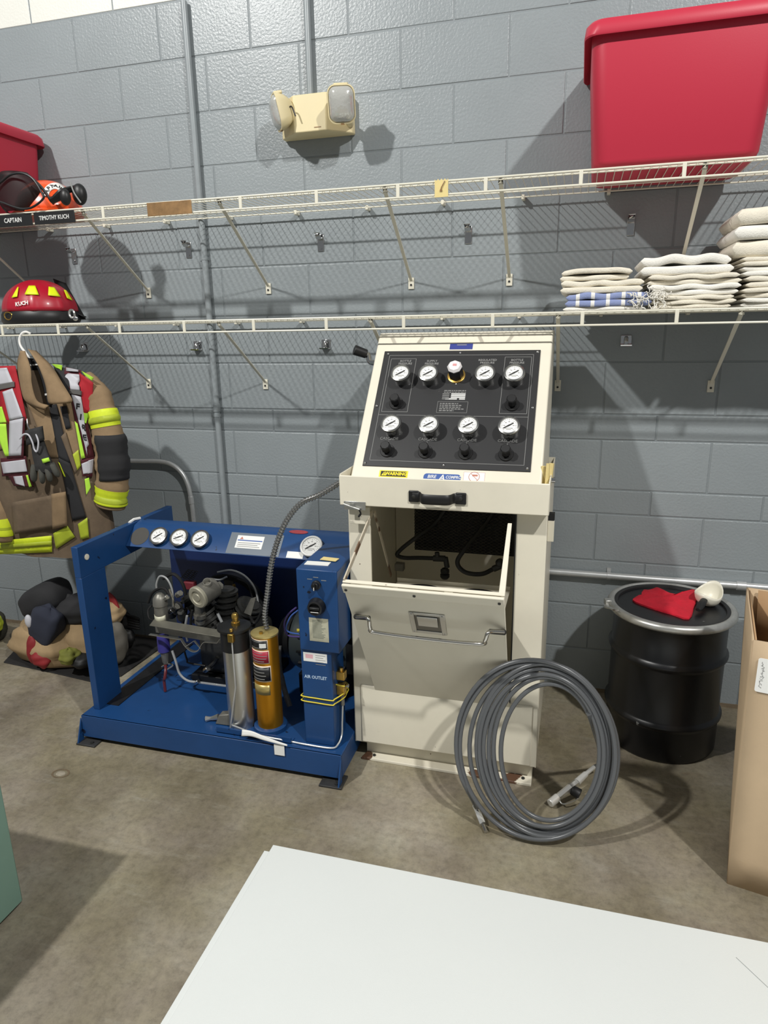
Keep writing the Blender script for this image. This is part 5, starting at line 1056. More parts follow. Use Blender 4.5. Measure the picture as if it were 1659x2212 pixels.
# collar: two standing flaps around a dark lining
col_in = MB(); col_in.grid(lambda s, t: PY(*quadgrid([(x/3.95, 690+y/3.95) for x, y in ((240, 330), (335, 335), (430, 740), (280, 720))], s, t), -0.46 + 0.03*math.sin(PI*s)), 5, 10)
lin = col_in.obj('collar_lining', MT['blackc'], tc_, solid=0.003)
for q in (((245, 384), (338, 378), (336, 392), (248, 398)), ((284, 645), (402, 632), (402, 650), (286, 662))):
    MB().grid(lambda s, t: PY(*quadgrid([(x/3.95, 690+y/3.95) for x, y in q], s, t), -0.462 + 0.03*math.sin(PI*s)), 4, 2).obj('lining_piping', MT['wband'], lin, solid=0.002)
def strip(L, Rr, yL, yR, name, m_, n=14):
    Lp = smoothpath([PY(x/3.95, 690+y/3.95, yy_) for (x, y), yy_ in zip(L, yL)], 6); Rp = smoothpath([PY(x/3.95, 690+y/3.95, yy_) for (x, y), yy_ in zip(Rr, yR)], 6); k = len(Lp)-1
    MB().grid(lambda s, t: Lp[round(t*k)].lerp(Rp[round(t*k)], s) + Vector((0, -0.012*math.sin(PI*s), 0)), 5, k).obj(name, m_, tc_, ang=80, solid=0.004)
strip([(180, 265), (150, 370), (165, 520), (205, 680), (300, 745), (395, 775)], [(215, 270), (262, 420), (270, 540), (300, 660), (340, 710), (420, 735)], [-0.44, -0.455, -0.47, -0.48, -0.485, -0.49], [-0.46, -0.485, -0.5, -0.505, -0.50, -0.495], 'collar_flap', MT['tan'])
strip([(240, 250), (330, 400), (390, 560), (410, 690), (430, 720)], [(310, 270), (440, 400), (530, 540), (615, 680), (600, 712)], [-0.455, -0.49, -0.505, -0.51, -0.505], [-0.43, -0.455, -0.475, -0.49, -0.49], 'collar_flap', MT['tan'])
# sleeves
def sleeve(pts, rad, flat=0.75):
    P_ = smoothpath(pts, 8); n = len(P_); rr = [rad(i/(n-1)) * (1 + 0.05*math.sin(i*0.9) + 0.03*math.sin(i*2.3)) for i in range(n)]
    sl = MB().tube(P_, rr, n=28, flat=flat, upv=(0,-1,0)).obj('sleeve', MT['tan'], tc_, ang=80)
    def seg(t0, t1, m_, name, k=1.04):
        i0, i1 = int(t0*(n-1)), int(t1*(n-1)); MB().tube(P_[i0:i1+1], [r*k for r in rr[i0:i1+1]], n=28, flat=flat, upv=(0,-1,0), cap=True).obj(name, m_, sl, ang=80)
    return sl, seg, P_, rr
sp_ = [PY(u, v, y) for u, v, y in ((184, 816, -0.36), (212, 852, -0.37), (224, 900, -0.385), (237, 960, -0.39), (243, 1020, -0.395), (240, 1070, -0.40), (239, 1094, -0.40))]
sl, seg, P_, rr = sleeve(sp_, lambda t: 0.036 + 0.038*math.sin(PI*min(1, t*1.3)*0.62) - 0.012*max(0, t-0.7))
seg(0.30, 0.415, MT['limeb'], 'arm_band'); seg(0.345, 0.375, MT['limes'], 'arm_stripe', 1.055); seg(0.79, 0.955, MT['limeb'], 'cuff_band'); seg(0.85, 0.90, MT['limes'], 'cuff_stripe', 1.055)
# elbow patch wraps the outer side
i0, i1 = int(0.44*(len(P_)-1)), int(0.72*(len(P_)-1)); ep = MB()
ep.grid(lambda s, t: (lambda i: P_[i] + Vector((rr[i]*1.05*math.sin(-0.35+2.3*s), -0.75*rr[i]*1.06*math.cos(-0.35+2.3*s), 0)))(i0 + round(t*(i1-i0))), 10, i1-i0); ep.obj('elbow_patch', MT['blackc'], sl, solid=0.003, ang=80)
sp2 = [PY(u, v, y) for u, v, y in ((0, 815, -0.37), (-40, 860, -0.39), (-38, 960, -0.42), (-20, 1060, -0.44), (-2, 1120, -0.46), (2, 1164, -0.46))]
sl2, seg2, P2, rr2 = sleeve(sp2, lambda t: 0.05 + 0.028*math.sin(PI*min(1, t*1.3)*0.62) - 0.008*t)
seg2(0.32, 0.42, MT['limeb'], 'arm_band'); seg2(0.80, 0.93, MT['limeb'], 'cuff_band'); seg2(0.85, 0.885, MT['limes'], 'cuff_stripe', 1.055)
# ------------------------------------------------------------ vest over the coat
vt = thing('safety_vest', (JX, JY-0.1, zB+0.3), 'red, lime and silver safety vest worn over the hanging coat', 'vest')
V_ = lambda q, m_, nm, off=0.016, nu=5, nv=10: patch(q, MT[m_], vt, nm, off, nu, nv, 0.0025)
V_(((-60, 400), (130, 395), (230, 860), (30, 900)), 'vestr', 'front_left')
V_(((60, 850), (215, 830), (200, 1180), (60, 1190)), 'maroon', 'front_left_edge')
V_(((-60, 420), (58, 412), (112, 540), (-60, 565)), 'vestw', 'silver_strip', 0.020)
V_(((-60, 565), (122, 530), (124, 575), (-60, 612)), 'greyb', 'strap_band', 0.022)
V_(((22, 618), (106, 588), (196, 835), (82, 862)), 'vestw', 'silver_strip', 0.020)
V_(((82, 866), (196, 842), (180, 1160), (76, 1166)), 'vestw', 'silver_strip', 0.018)
V_(((-60, 745), (16, 745), (56, 880), (-60, 890)), 'limec', 'lime_panel', 0.019)
V_(((-60, 890), (52, 890), (76, 1166), (46, 1168)), 'limec', 'lime_panel', 0.018)
V_(((5, 1185), (222, 1165), (240, 1320), (20, 1340)), 'maroon', 'waist_edge', 0.015)
V_(((10, 1220), (212, 1195), (232, 1298), (30, 1316)), 'vestw', 'waist_band', 0.020)
V_(((70, 1335), (250, 1320), (290, 1430), (120, 1420)), 'maroon', 'lower_edge', 0.015)
V_(((115, 1340), (190, 1335), (212, 1425), (135, 1402)), 'vestw', 'silver_strip', 0.019); V_(((222, 1330), (238, 1328), (272, 1425), (250, 1432)), 'limec', 'lime_panel', 0.019)
V_(((470, 395), (580, 420), (640, 700), (560, 600)), 'blackc', 'yoke', 0.014)
V_(((470, 378), (532, 393), (526, 435), (492, 412)), 'limec', 'shoulder_lime', 0.019); V_(((696, 440), (800, 498), (784, 522), (720, 470)), 'limec', 'shoulder_lime', 0.019)
V_(((560, 405), (690, 435), (820, 1180), (700, 1200)), 'maroon', 'front_right', 0.014, 6, 14)
V_(((676, 455), (795, 540), (785, 790), (720, 800)), 'vestr', 'front_right_red', 0.018)
V_(((564, 410), (668, 430), (668, 446), (566, 440)), 'vestw', 'silver_strip', 0.021); V_(((580, 460), (676, 470), (686, 606), (602, 600)), 'vestw', 'silver_strip', 0.021)
V_(((590, 600), (712, 610), (706, 648), (592, 632)), 'greyb', 'strap_band', 0.023); V_(((610, 640), (698, 660), (782, 1060), (748, 1160)), 'vestw', 'silver_strip', 0.021, 5, 14)
V_(((718, 790), (762, 800), (756, 885), (738, 865)), 'limec', 'lime_panel', 0.02); V_(((638, 868), (662, 890), (727, 1180), (694, 1190)), 'limec', 'lime_panel', 0.02)
V_(((690, 1200), (815, 1170), (822, 1330), (704, 1340)), 'maroon', 'waist_edge', 0.016); V_(((695, 1232), (812, 1186), (816, 1300), (710, 1320)), 'vestw', 'waist_band', 0.021)
V_(((722, 1362), (760, 1350), (776, 1430), (736, 1500)), 'limec', 'lime_panel', 0.018)
for ch, (x, y), a in (('F', (664, 745), 0.15), ('I', (690, 835), 0.2), ('R', (718, 925), 0.25), ('E', (754, 1003), 0.05)):
    p = JP(x/3.95, 690+y/3.95, 0.0245); text(ch, 0.034, MT['inkb'], vt, frame(p, (0.95, -0.3, -a), (0.3, -0.95, 0.0)), bold=0.0012)
# ------------------------------------------------------------ hanger
hg = thing('clothes_hanger', (JX, -0.41, 1.40), 'white plastic clothes hanger hooked on the lower shelf rod', 'hanger')
hk = [Vector((PY(64, 722, -0.40).x, -0.395, ZL-0.036)), PY(56, 717, -0.405), PY(47, 721, -0.41), PY(42, 733, -0.415), PY(45, 748, -0.42), PY(56, 763, -0.425), PY(64, 775, -0.43)]
MB().tube(smoothpath(hk, 6), 0.005, n=8).obj('hook', MT['wband'], hg)
s0 = hk[-1]; MB().tube(smoothpath([s0 + Vector((0.20, 0.05, -0.12)), s0 + Vector((0.09, 0.03, -0.05)), s0 + Vector((0, 0, -0.004)), s0 + Vector((-0.09, 0.03, -0.05)), s0 + Vector((-0.20, 0.05, -0.12))], 6), 0.006, n=8).obj('shoulders', MT['wband'], hg)
# ------------------------------------------------------------ pair of gloves clipped to the coat
gl = thing('work_glove', JP(95, 1000, 0.05), 'dark grey work gloves clipped to the front of the coat', 'glove')
MT['glove'] = mat('grey_glove', rgb(78,78,72), 0.85, var=0.15, vscale=30); MT['gloved'] = mat('dark_glove', rgb(40,40,40), 0.8, var=0.15, vscale=30)
G = lambda u, v, off: JP(u, v, off)
pts = [G(75, 938, 0.045), G(82, 960, 0.05), G(88, 985, 0.05), G(94, 1003, 0.05), G(96, 1016, 0.045)]
palm = MB().tube(smoothpath(pts, 5), [0.030 + 0.016*min(1, i/16) for i in range(21)], n=20, flat=0.45, upv=(0,-1,0)).obj('palm', MT['gloved'], gl, ang=80)
for (u0, v0), (u1, v1), (u2, v2), r in (((75, 1005), (73, 1025), (74, 1040), 0.014), ((89, 1010), (91, 1028), (92, 1044), 0.0125), ((101, 1010), (106, 1026), (109, 1040), 0.0125), ((111, 1000), (119, 1016), (126, 1030), 0.013)):
    MB().tube(smoothpath([G(u0, v0, 0.055), G(u1, v1, 0.055), G(u2, v2, 0.045)], 5), [r*0.95, r, r*1.02, r, r*0.98, r, r*0.98, r*0.95, r*0.9, r*0.75, r*0.35], n=12).obj('finger', MT['glove'], gl, ang=80)
for q in (((55, 930), (92, 920), (96, 950), (58, 962)),):
    MB().grid(lambda s, t: G(*quadgrid(q, s, t), 0.06 + 0.02*math.sin(PI*s)), 8, 4).obj('cuff', MT['gloved'], gl, solid=0.006, ang=80)
MB().tube(smoothpath([G(42, 948, 0.07), G(52, 938, 0.08), G(62, 940, 0.085), G(70, 955, 0.085), G(74, 970, 0.08), G(80, 975, 0.08), G(83, 955, 0.08), G(78, 938, 0.08)], 5), 0.0035, n=6).obj('cuff_piping', MT['vestw'], gl)
MB().grid(lambda s, t: G(*quadgrid(((90, 992), (105, 988), (108, 996), (93, 1001)), s, t), 0.078), 3, 2).obj('knuckle_patch', MT['limec'], gl, solid=0.002)
MB().tube(smoothpath([G(58, 905, 0.03), G(60, 920, 0.04), G(66, 930, 0.05), G(70, 936, 0.055)], 5), 0.003, n=6).obj('clip', MT['chrome'], gl)
# ------------------------------------------------------------ heap of bunker gear on a black mat
MT['mat'] = mat('black_mat', rgb(34,33,33), 0.8, var=0.2, vscale=12)
mp = [PZ(u, v, 0) for u, v in ((8, 1432), (40, 1398), (120, 1372), (330, 1372), (352, 1398), (262, 1462), (205, 1476), (120, 1456))]
solo(tag(MB().prism([(p.x, p.y) for p in mp], 0, 0.006).obj('floor_mat', MT['mat'], bev=0.002), 'flat black mat under the heap of gear by the wall', 'mat'))
def blob(c, ax, seed, name, m_, par, amp=0.12, M=None, floor=0.007, nu=36, nv=22, power=1.0):
    rnd = random.Random(seed); ph = [rnd.uniform(0, 6.28) for _ in range(6)]; Mx = Matrix.Translation(c) @ (M or Matrix.Identity(4))
    def fn(s, t):
        a = 2*PI*s; b = PI*t; n = Vector((math.sin(b)*math.cos(a), math.sin(b)*math.sin(a), math.cos(b)))
        if power != 1.0: n = Vector([math.copysign(abs(q)**power, q) for q in n])
        k = 1 + amp*(math.sin(3*a+ph[0])*math.sin(2*b+ph[1]) + 0.6*math.sin(5*a+ph[2]+2*b) * math.sin(b) + 0.45*math.sin(9*b+ph[3]+a)*math.sin(b))
        p = Mx @ Vector((n.x*ax[0]*k, n.y*ax[1]*k, n.z*ax[2]*k)); p.z = max(p.z, floor); return p
    return MB().grid(fn, nu, nv, wrap=True).obj(name, m_, par, ang=80)
MT['sand'] = mat('sand_cloth', rgb(158,134,100), 0.9, var=0.14, vscale=10)
bg = thing('bunker_gear', (-0.28, -0.3, 0.0), 'tan and black bunker gear heaped on the black mat by the wall', 'clothing')
yH = -0.32
cH = lambda u, v, y=yH: PY(u, v, y)
blob(cH(120, 1385), (0.25, 0.13, 0.13), 1, 'pants_cloth', MT['sand'], bg, 0.10)
blob(cH(185, 1385, -0.3), (0.20, 0.12, 0.12), 5, 'pants_cloth', MT['sand'], bg, 0.12)
Rm = Matrix.Rotation(math.radians(-28), 4, 'Y')
blob(cH(98, 1292, -0.3), (0.125, 0.10, 0.075), 2, 'knee_pad', MT['blackc'], bg, 0.03, Rm, power=0.7)
blob(cH(160, 1318, -0.28), (0.14, 0.10, 0.08), 3, 'lining', MT['blackc'], bg, 0.10)
blob(cH(100, 1350, -0.40), (0.085, 0.05, 0.10), 4, 'cuff_patch', mat('navy_cloth', rgb(40,44,58), 0.9), bg, 0.06, Matrix.Rotation(math.radians(25), 4, 'Y'), power=0.75)
MT['redst'] = mat('red_strap', rgb(132,30,34), 0.7, var=0.15, vscale=15)
rs_ = [cH(62, 1385, -0.45), cH(70, 1420, -0.47), cH(84, 1442, -0.48), cH(104, 1432, -0.48), cH(110, 1408, -0.46)]
blob(cH(74, 1405, -0.43), (0.035, 0.03, 0.075), 18, 'suspender', MT['redst'], bg, 0.06)
blob(cH(92, 1420, -0.43), (0.055, 0.045, 0.05), 8, 'suspender_bundle', MT['redst'], bg, 0.1)
blob(cH(150, 1418, -0.45), (0.05, 0.045, 0.04), 6, 'cuff_trim', mat('dull_lime', rgb(128,130,56), 0.8, var=0.2, vscale=20), bg, 0.12)
blob(cH(180, 1425, -0.42), (0.06, 0.06, 0.035), 7, 'boot_toe', MT['rubber'], bg, 0.05)
blob(cH(236, 1325, -0.26), (0.07, 0.06, 0.06), 9, 'pants_cloth', MT['sand'], bg, 0.12)
blob(cH(246, 1390, -0.3), (0.06, 0.08, 0.11), 12, 'boot_shaft', mat('grey_cloth', rgb(104,100,92), 0.9), bg, 0.08)
MB().tube(smoothpath([cH(232, 1285, -0.25), cH(244, 1296, -0.25), cH(252, 1316, -0.26)], 5), 0.02, n=6, flat=0.4, upv=(0,-1,0)).obj('suspender', MT['redst'], bg)
blob(cH(44, 1388, -0.3), (0.06, 0.05, 0.04), 15, 'coat_tail', MT['sand'], bg, 0.1)
MB().ball(cH(62, 1342, -0.44), 0.028, 12, 8, (0.7, 0.5, 1.2)).obj('reflective_patch', MT['vestw'], bg)
bgv = thing('work_glove', cH(275, 1345, -0.13), 'black glove with splayed fingers behind the blue post', 'glove')
blob(cH(262, 1338, -0.13), (0.05, 0.03, 0.05), 21, 'palm', MT['rubber'], bgv, 0.06, power=0.8, floor=0.05)
for k in range(5):
    a = cH(268, 1328+6*k, -0.13); b = cH(302, 1338+5*k, -0.13); MB().tube(smoothpath([a, a.lerp(b, 0.5) + Vector((0, -0.008, 0.006)), b], 4), [0.009]*8 + [0.005], n=8).obj('finger', MT['rubber'], bgv)
blob(cH(268, 1375, -0.13), (0.06, 0.04, 0.06), 22, 'gauntlet', MT['rubber'], bgv, 0.08)
yb_ = thing('gear_bag', cH(-10, 1390, -0.25), 'dark bag with yellow trim at the far left edge', 'bag')
blob(cH(-28, 1355, -0.2), (0.11, 0.08, 0.11), 31, 'bag_body', mat('dark_olive_cloth', rgb(46,46,36), 0.9, var=0.2, vscale=12), yb_, 0.08, floor=0.002)
blob(cH(-12, 1345, -0.28), (0.05, 0.03, 0.05), 32, 'yellow_trim', MT['limes'], yb_, 0.08)
# ------------------------------------------------------------ grey hose coil leaning on the cabinet
hc = thing('hose_coil', (2.0, -0.9, 0), 'coiled dark grey air hose leaning against the front of the cream cabinet', 'hose')
hb = PZ(1150, 1806, 0.012); ht = PY(1187, 1424, -0.84)
HO = Vector((hb.x, hb.y, 0.010)); hup = Vector((0, ht.y-hb.y, ht.z)).normalized(); HN = Vector((1,0,0)).cross(hup)
MH = frame(HO, (1,0,0), HN); HI = MH.inverted()
def HP(u, v, off=0.0): return HI @ PP(u, v, MH.translation + HN*off, HN)
# loops: (left, right, bottom, top) in photo pixels
LOOPS = [((1094, 1604), (1290, 1590), (1185, 1756), (1192, 1478)), ((1072, 1612), (1296, 1600), (1180, 1768), (1190, 1464)), ((1062, 1600), (1318, 1598), (1165, 1786), (1188, 1438)), ((1052, 1606), (1305, 1602), (1170, 1776), (1185, 1455)), ((1040, 1610), (1312, 1605), (1175, 1782), (1192, 1447)), ((1034, 1600), (1328, 1606), (1156, 1799), (1183, 1428)), ((1028, 1606), (1322, 1610), (1160, 1790), (1190, 1440)), ((1003, 1600), (1336, 1595), (1140, 1796), (1180, 1432)), ((988, 1612), (1330, 1600), (1150, 1803), (1185, 1424))]
ext = []
for i, (L, R, Bt, Tp) in enumerate(LOOPS):
    ext.append((HP(*L).x, HP(*R).x, max(0.0, HP(*Bt).y), HP(*Tp).y))
path = []; N = 40; NL = len(ext); off = [0.0, 0.019, 0.006, 0.026, 0.012, 0.03, 0.0, 0.021, 0.034]
for k in range(int(N*(NL-0.36)) + 1):
    t = k / N; i = min(int(t), NL-1); f_ = t - i; e0 = ext[i]; e1 = ext[min(i+1, NL-1)]; f2 = f_*f_*(3-2*f_)
    l, r_, b_, tp = [e0[q]*(1-f2) + e1[q]*f2 for q in range(4)]
    a = 2*PI*t + PI*0.02
    o_ = off[i]*(1-f2) + off[min(i+1, NL-1)]*f2
    x = (l+r_)/2 + (r_-l)/2*math.cos(a); y = (b_+tp)/2 + (tp-b_)/2*math.sin(a)
    path.append(MH @ Vector((x, y, o_*0.75 + 0.006)))
path = [Vector((p.x, p.y, max(p.z, 0.0105))) for p in path]
e0, e1, e2, e3 = PZ(1026, 1740, 0.030), PZ(1034, 1758, 0.024), PZ(1043, 1780, 0.014), PZ(1050, 1796, 0.01)
pe = PZ(1283, 1657, 0.06); pe2 = PZ(1300, 1641, 0.085)
body = [pe, pe2] + path[3:-2] + [path[-1].lerp(e0, 0.5), e0]
MB().tube(smoothpath(body, 2), 0.0075, n=12).obj('hose', MT['hose'], hc)
# fill connector
c0, c1, c2, c3, c4, c5 = PZ(1283, 1657, 0.06), PZ(1265, 1672, 0.055), PZ(1246, 1690, 0.048), PZ(1232, 1700, 0.042), PZ(1205, 1722, 0.026), PZ(1188, 1736, 0.018)
MT['chromel'] = mat('bright_nickel', rgb(224,224,220), 0.28, metal=0.55)
fc_ = MB().cyl(c0, c1, 0.0075, n=12).obj('fill_connector', MT['chromel'], hc)
MB().cyl(c1, c2, 0.0105, 0.0125, n=12).obj('connector_ferrule', MT['chromel'], fc_); MB().cyl(c2, c3, 0.0125, n=6).obj('connector_nut', MT['steel'], fc_)
MB().cyl(c3, c4, 0.0115, n=6).obj('connector_body', MT['chromel'], fc_); MB().cyl(c4, c5, 0.014, n=16).obj('connector_collar', MT['chromel'], fc_, bev=0.002)
kb = PZ(1240, 1708, 0.03); MB().cyl(c3 + Vector((0.004, -0.004, -0.006)), kb + Vector((0.02, -0.01, -0.004)), 0.016, 0.0185, n=12).obj('bleed_knob', MT['black'], fc_, bev=0.003)
MB().tube(smoothpath([c4, c4 + Vector((0.02, -0.02, -0.008)), c3 + Vector((0.03, -0.02, -0.02)), c3], 5), 0.0025, n=6).obj('retainer_ring', MT['steel'], fc_)
# plain end
fe = MB().cyl(e0, e1, 0.009, n=12).obj('end_fitting', MT['chromel'], hc); MB().cyl(e1, e2, 0.0105, n=6).obj('end_nut', MT['chromel'], fe); MB().cyl(e2, e3, 0.006, n=10).obj('end_nipple', MT['chrome'], fe)

# ------------------------------------------------------------ black steel drum
DC = Vector((2.512, -0.275, 0)); DH = 0.548
dm = thing('steel_drum', DC, 'black steel drum with a silver clamp ring standing by the wall', 'drum')
MT['drum'] = mat('black_drum_paint', rgb(13,14,17), 0.33, var=0.2, vscale=5); chips(MT['drum'], rgb(110,110,110), scale=30, thr=0.735, soft=0.02, stretch=(1,1,0.6))
z1_, z2_ = PY(1440, 1445, -0.475).z, PY(1440, 1575, -0.475).z
R = 0.2
prof = [(R*0.965, 0.0), (R*0.98, 0.004), (R, 0.012)]
for zr in (z2_, z1_): prof += [(R, zr-0.022), (R+0.003, zr-0.014), (R+0.011, zr-0.004), (R+0.011, zr+0.004), (R+0.003, zr+0.012), (R, zr+0.018)]
prof += [(R, DH-0.03), (R+0.004, DH-0.022), (R+0.004, DH-0.004)]
MB().lathe(prof, 56, T(*DC)).obj('drum_body', MT['drum'], dm, ang=50)
MB().lathe([(R+0.002, DH-0.006), (R+0.006, DH+0.004), (R-0.004, DH+0.006), (R-0.012, DH+0.003), (R-0.016, DH-0.012), (R-0.06, DH-0.012), (R-0.07, DH-0.008), (0.01, DH-0.008)], 56, T(*DC)).obj('drum_lid', mat('black_lid', rgb(26,26,27), 0.5), dm, ang=50)
MT['ring'] = mat('galvanised_ring', rgb(186,186,182), 0.34, metal=0.7, var=0.15, vscale=18); chips(MT['ring'], rgb(96,66,48), scale=7, thr=0.66, soft=0.05)
rg_ = MB(); NB = 72
rg_.tube([DC + Vector(((R+0.011)*math.cos(2*PI*k/NB), (R+0.011)*math.sin(2*PI*k/NB), DH-0.006)) for k in range(NB)], 0.0155, n=10, closed=True)
rg_ = rg_.obj('clamp_ring', MT['ring'], dm)
la = math.radians(193); lc = DC + Vector(((R+0.024)*math.cos(la), (R+0.024)*math.sin(la), DH-0.002)); tdir = Vector((-math.sin(la), math.cos(la), 0))
MB().tube(smoothpath([lc - tdir*0.035 + Vector((0.01,0,-0.006)), lc + Vector((-0.012, 0, -0.006)), lc + tdir*0.03 + Vector((-0.01, 0, 0.002)), lc + tdir*0.075 + Vector((0.004, 0, 0.012))], 5), [0.012]*5 + [0.011]*6 + [0.008]*5, n=6, flat=0.5, upv=(0,0,1)).obj('ring_lever', MT['ring'], rg_)
MB().box((-0.012, -0.014, -0.01), (0.012, 0.014, 0.012), T(*(lc - tdir*0.03)) @ Matrix.Rotation(la, 4, 'Z')).obj('lever_lug', MT['ring'], rg_, bev=0.002)
# red rag and scoop on the lid
ZR = DH - 0.007
rp = [PZ(u, v, ZR) for u, v in ((1366, 1300), (1384, 1290), (1388, 1281), (1410, 1277), (1424, 1275), (1440, 1283), (1462, 1288), (1480, 1285), (1494, 1281), (1505, 1283), (1508, 1292), (1500, 1312), (1488, 1340), (1450, 1330), (1400, 1315))]
rag = MB(); nrp = len(rp); cen = sum(rp, Vector())/nrp; rings = []
for s_, zz in ((1.0, 0.002), (1.0, 0.009), (0.96, 0.012), (0.6, 0.014), (0.25, 0.014), (0.02, 0.014)):
    ring = smoothpath([cen + (p-cen)*s_ for p in rp], 3, closed=True)
    rings.append([Vector((p.x, p.y, ZR + zz + (0.004*math.sin(p.x*90+p.y*60) if zz > 0.01 else 0))) for p in ring])
loft(rag, rings)
MT['rag'] = mat('red_rag', rgb(196,24,46), 0.95, var=0.12, vscale=40, bump=0.7, bscale=300)
solo(tag(rag.obj('shop_rag', MT['rag'], ang=60), 'folded red shop rag lying on the black drum lid', 'rag'))
sc_ = thing('scoop', PZ(1530, 1310, ZR), 'off-white scoop with black handle on the drum lid', 'scoop')
MT['offw'] = mat('off_white_plastic', rgb(228,224,208), 0.35)
bc = PZ(1528, 1306, ZR); bw = MB(); hd_ = (PZ(1484, 1348, ZR) - PZ(1520, 1312, ZR)).normalized(); sx_ = hd_.cross(Vector((0,0,1)))
MSc = frame(bc + Vector((0, 0, 0.004)), -hd_, (0,0,1))
def bowl(s, t):
    a = 2*PI*s; r = 0.047*math.sin(t*PI/2)**0.8; z = 0.052*(1-math.cos(t*PI/2))**1.2
    k = 0.010*t*math.cos(a)*1.4 + 0.012*t*t*math.cos(2*a+0.5)
    return MSc @ Vector((r*1.05*math.cos(a), r*math.sin(a), 0.001 + z + max(-z*0.9, k)))
bw.grid(bowl, 28, 9, wrap=True); bw.obj('scoop_bowl', MT['offw'], sc_, solid=0.003)
h0 = MSc @ Vector((-0.042, 0, 0.03)); h1 = h0 + hd_*0.075 + Vector((0, 0, -0.016))
MB().tube([h0 - hd_*0.006, h0 + hd_*0.012, h0.lerp(h1, 0.4), h0.lerp(h1, 0.85), h1], [0.010, 0.0125, 0.014, 0.013, 0.009], n=12, flat=0.7, upv=(0,0,1)).obj('scoop_handle', MT['black'], sc_)

# ------------------------------------------------------------ open cardboard box
cbx = thing('cardboard_box', (2.8, -0.85, 0), 'tall open brown cardboard box standing at the right edge', 'box')
bfl = PZ(1571, 1908, 0); ex_ = Vector((0.977, -0.215, 0)); ey_ = Vector((0.215, 0.977, 0)); BW_, BD_, BH_ = 0.42, 0.36, 0.765
tfl = Vector((bfl.x-0.018, bfl.y-0.0, BH_)); tbl = PZ(1614, 1269, BH_+0.0)
ey2 = (Vector((tbl.x, tbl.y, 0)) - Vector((tfl.x, tfl.y, 0)))
bot = [bfl, bfl + ex_*BW_, bfl + ex_*BW_ + ey_*BD_, bfl + ey_*BD_]; top = [tfl, tfl + ex_*BW_, tfl + ex_*BW_ + ey2, tfl + ey2]
def panel4(a, b, c, d, nrm, nm, lab=None):  # quad a b (bottom) c d (top), thickness inwards
    nrm = Vector(nrm).normalized()*0.005; N_ = 8
    mb = MB(); mb.grid(lambda s, t: a.lerp(b, s).lerp(d.lerp(c, s), t) - nrm*(0.0 + 0.9*math.sin(PI*s)*math.sin(PI*t)*(-1)), N_, N_)
    return mb.obj(nm, MT['kraft'], cbx, solid=0.004)
pf = panel4(bot[0], bot[1], top[1], top[0], (-0.215, -0.977, 0), 'front_wall'); panel4(bot[3], bot[0], top[0], top[3], (-0.97, 0.2, 0), 'left_wall'); panel4(bot[1], bot[2], top[2], top[1], (0.97, -0.2, 0), 'right_wall'); panel4(bot[2], bot[3], top[3], top[2], (0.215, 0.977, 0), 'rear_wall')
MB().add([p + Vector((0,0,0.004)) for p in bot], [(0,1,2,3)]).obj('bottom', MT['kraftin'], cbx, solid=0.004)
# flaps folded down inside
inr = Vector((0.004, 0.001, 0)); 
MB().add([top[0] + ex_*0.006 + ey2*0.02, top[3] + ex_*0.006 - ey2*0.06, top[3] + ex_*0.03 - ey2*0.06 - Vector((0,0,0.17)), top[0] + ex_*0.02 + ey2*0.02 - Vector((0,0,0.17))], [(0,1,2,3)]).obj('inner_flap', MT['kraftin'], cbx, solid=0.004)
MB().add([top[3] + ex_*0.03 - ey2*0.03, top[2] - ey2*0.03, top[2] - ey2*0.08 - Vector((0,0,0.18)), top[3] + ex_*0.04 - ey2*0.08 - Vector((0,0,0.18))], [(0,1,2,3)]).obj('inner_flap', MT['kraftin'], cbx, solid=0.004)
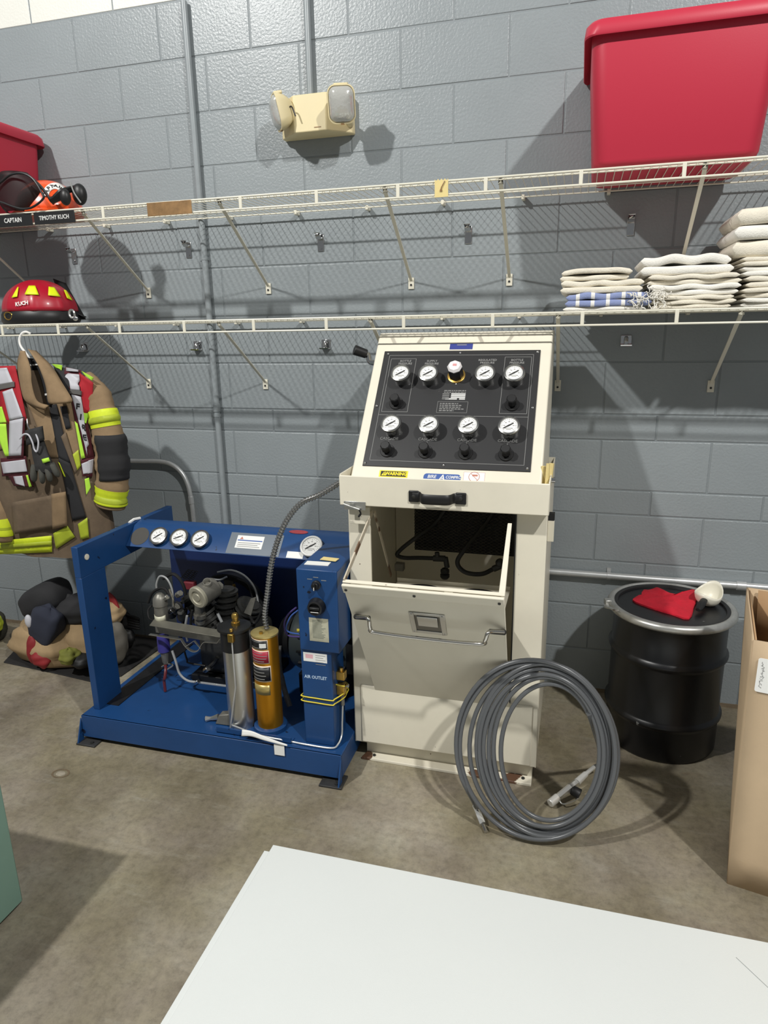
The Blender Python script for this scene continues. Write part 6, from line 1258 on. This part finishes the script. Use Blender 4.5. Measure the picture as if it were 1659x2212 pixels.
# shipping label with faint pencil marks
MFx = frame(bot[0], ex_, (-0.215, -0.977, 0.0)); slope = (top[0]-bot[0])
nf = ((bot[1]-bot[0]).cross(top[0]-bot[0])).normalized(); nf = nf if nf.y < 0 else -nf; ML2 = frame(bot[0], ex_, nf)
a = ML2.inverted() @ PP(1641, 1420, bot[0] + nf*0.004, nf); b = ML2.inverted() @ PP(1636, 1493, bot[0] + nf*0.004, nf)
lb = MB(); loft(lb, [[(x + a.x + 0.055 - 0.002, y + (a.y+b.y)/2, z) for x, y in rrect(0.055, (a.y-b.y)/2, 0.006)] for z in (0.0065, 0.0072)], M=ML2); lb = lb.obj('shipping_label', MT['white'], cbx)
sc2 = MB(); rnd = random.Random(12)
for k in range(9):
    y = b.y + 0.012 + (a.y-b.y-0.024)*k/9; x = a.x + 0.006; sc2.tube([ML2 @ Vector((x + rnd.uniform(0, 0.01), y + rnd.uniform(-0.003, 0.003) + 0.003*j, 0.0074)) for j in range(4)], 0.0007, n=4)
sc2.obj('pencil_marks', MT['ink'], lb, smooth=False, kind='stuff')

# ------------------------------------------------------------ white sheets on the floor
MT['frp'] = mat('white_pebbled_panel', rgb(226,230,228), 0.32, bump=0.25, bscale=420, bdist=0.0008, var=0.01, vscale=3)
def sheet(pts, z, label):
    m_ = MB().prism(pts, z, z+0.003).obj('plastic_sheet', MT['frp'], bev=0.0006); solo(tag(m_, label, 'panel', 'white panels on the floor'))
c_ = PZ(590, 1825, 0.006); 
sheet([(c_.x-0.018, -2.43), (c_.x+2.40, -2.43), (c_.x+2.40, c_.y-0.02), (c_.x-0.018, c_.y-0.026)], 0.0, 'lower white panel sheet, showing only as a sliver along the left edge')
sheet([(c_.x, -2.42), (c_.x+2.42, -2.42), (c_.x+2.42, c_.y+0.006), (c_.x, c_.y)], 0.0032, 'large glossy white panel sheet lying flat on the concrete floor')
MT['crease'] = mat('panel_crease', rgb(150,152,150), 0.5)
a, b = PZ(1590, 2068, 0.0066), PZ(1659, 2133, 0.0066)
top_s = [o for o in COL.objects if o.name.startswith('plastic_sheet')][-1]
MB().tube([a, b, b + (b-a)*0.7], 0.0009, n=4).obj('scratch', MT['crease'], top_s)
# ------------------------------------------------------------ green cabinet at the left edge
MT['green'] = mat('grey_green_enamel', rgb(122,154,140), 0.45, var=0.04, vscale=5)
gx, gy = 0.693, -1.592
gc = thing('green_cabinet', (gx-0.25, gy-0.3, 0), 'grey-green metal cabinet corner at the lower left edge', 'cabinet')
MB().box((gx-0.5, gy-0.6, 0.012), (gx, gy, 0.52)).obj('cabinet_body', MT['green'], gc, bev=0.004)
MB().box((gx-0.49, gy-0.59, 0.0), (gx-0.012, gy-0.012, 0.012)).obj('plinth', MT['black'], gc)
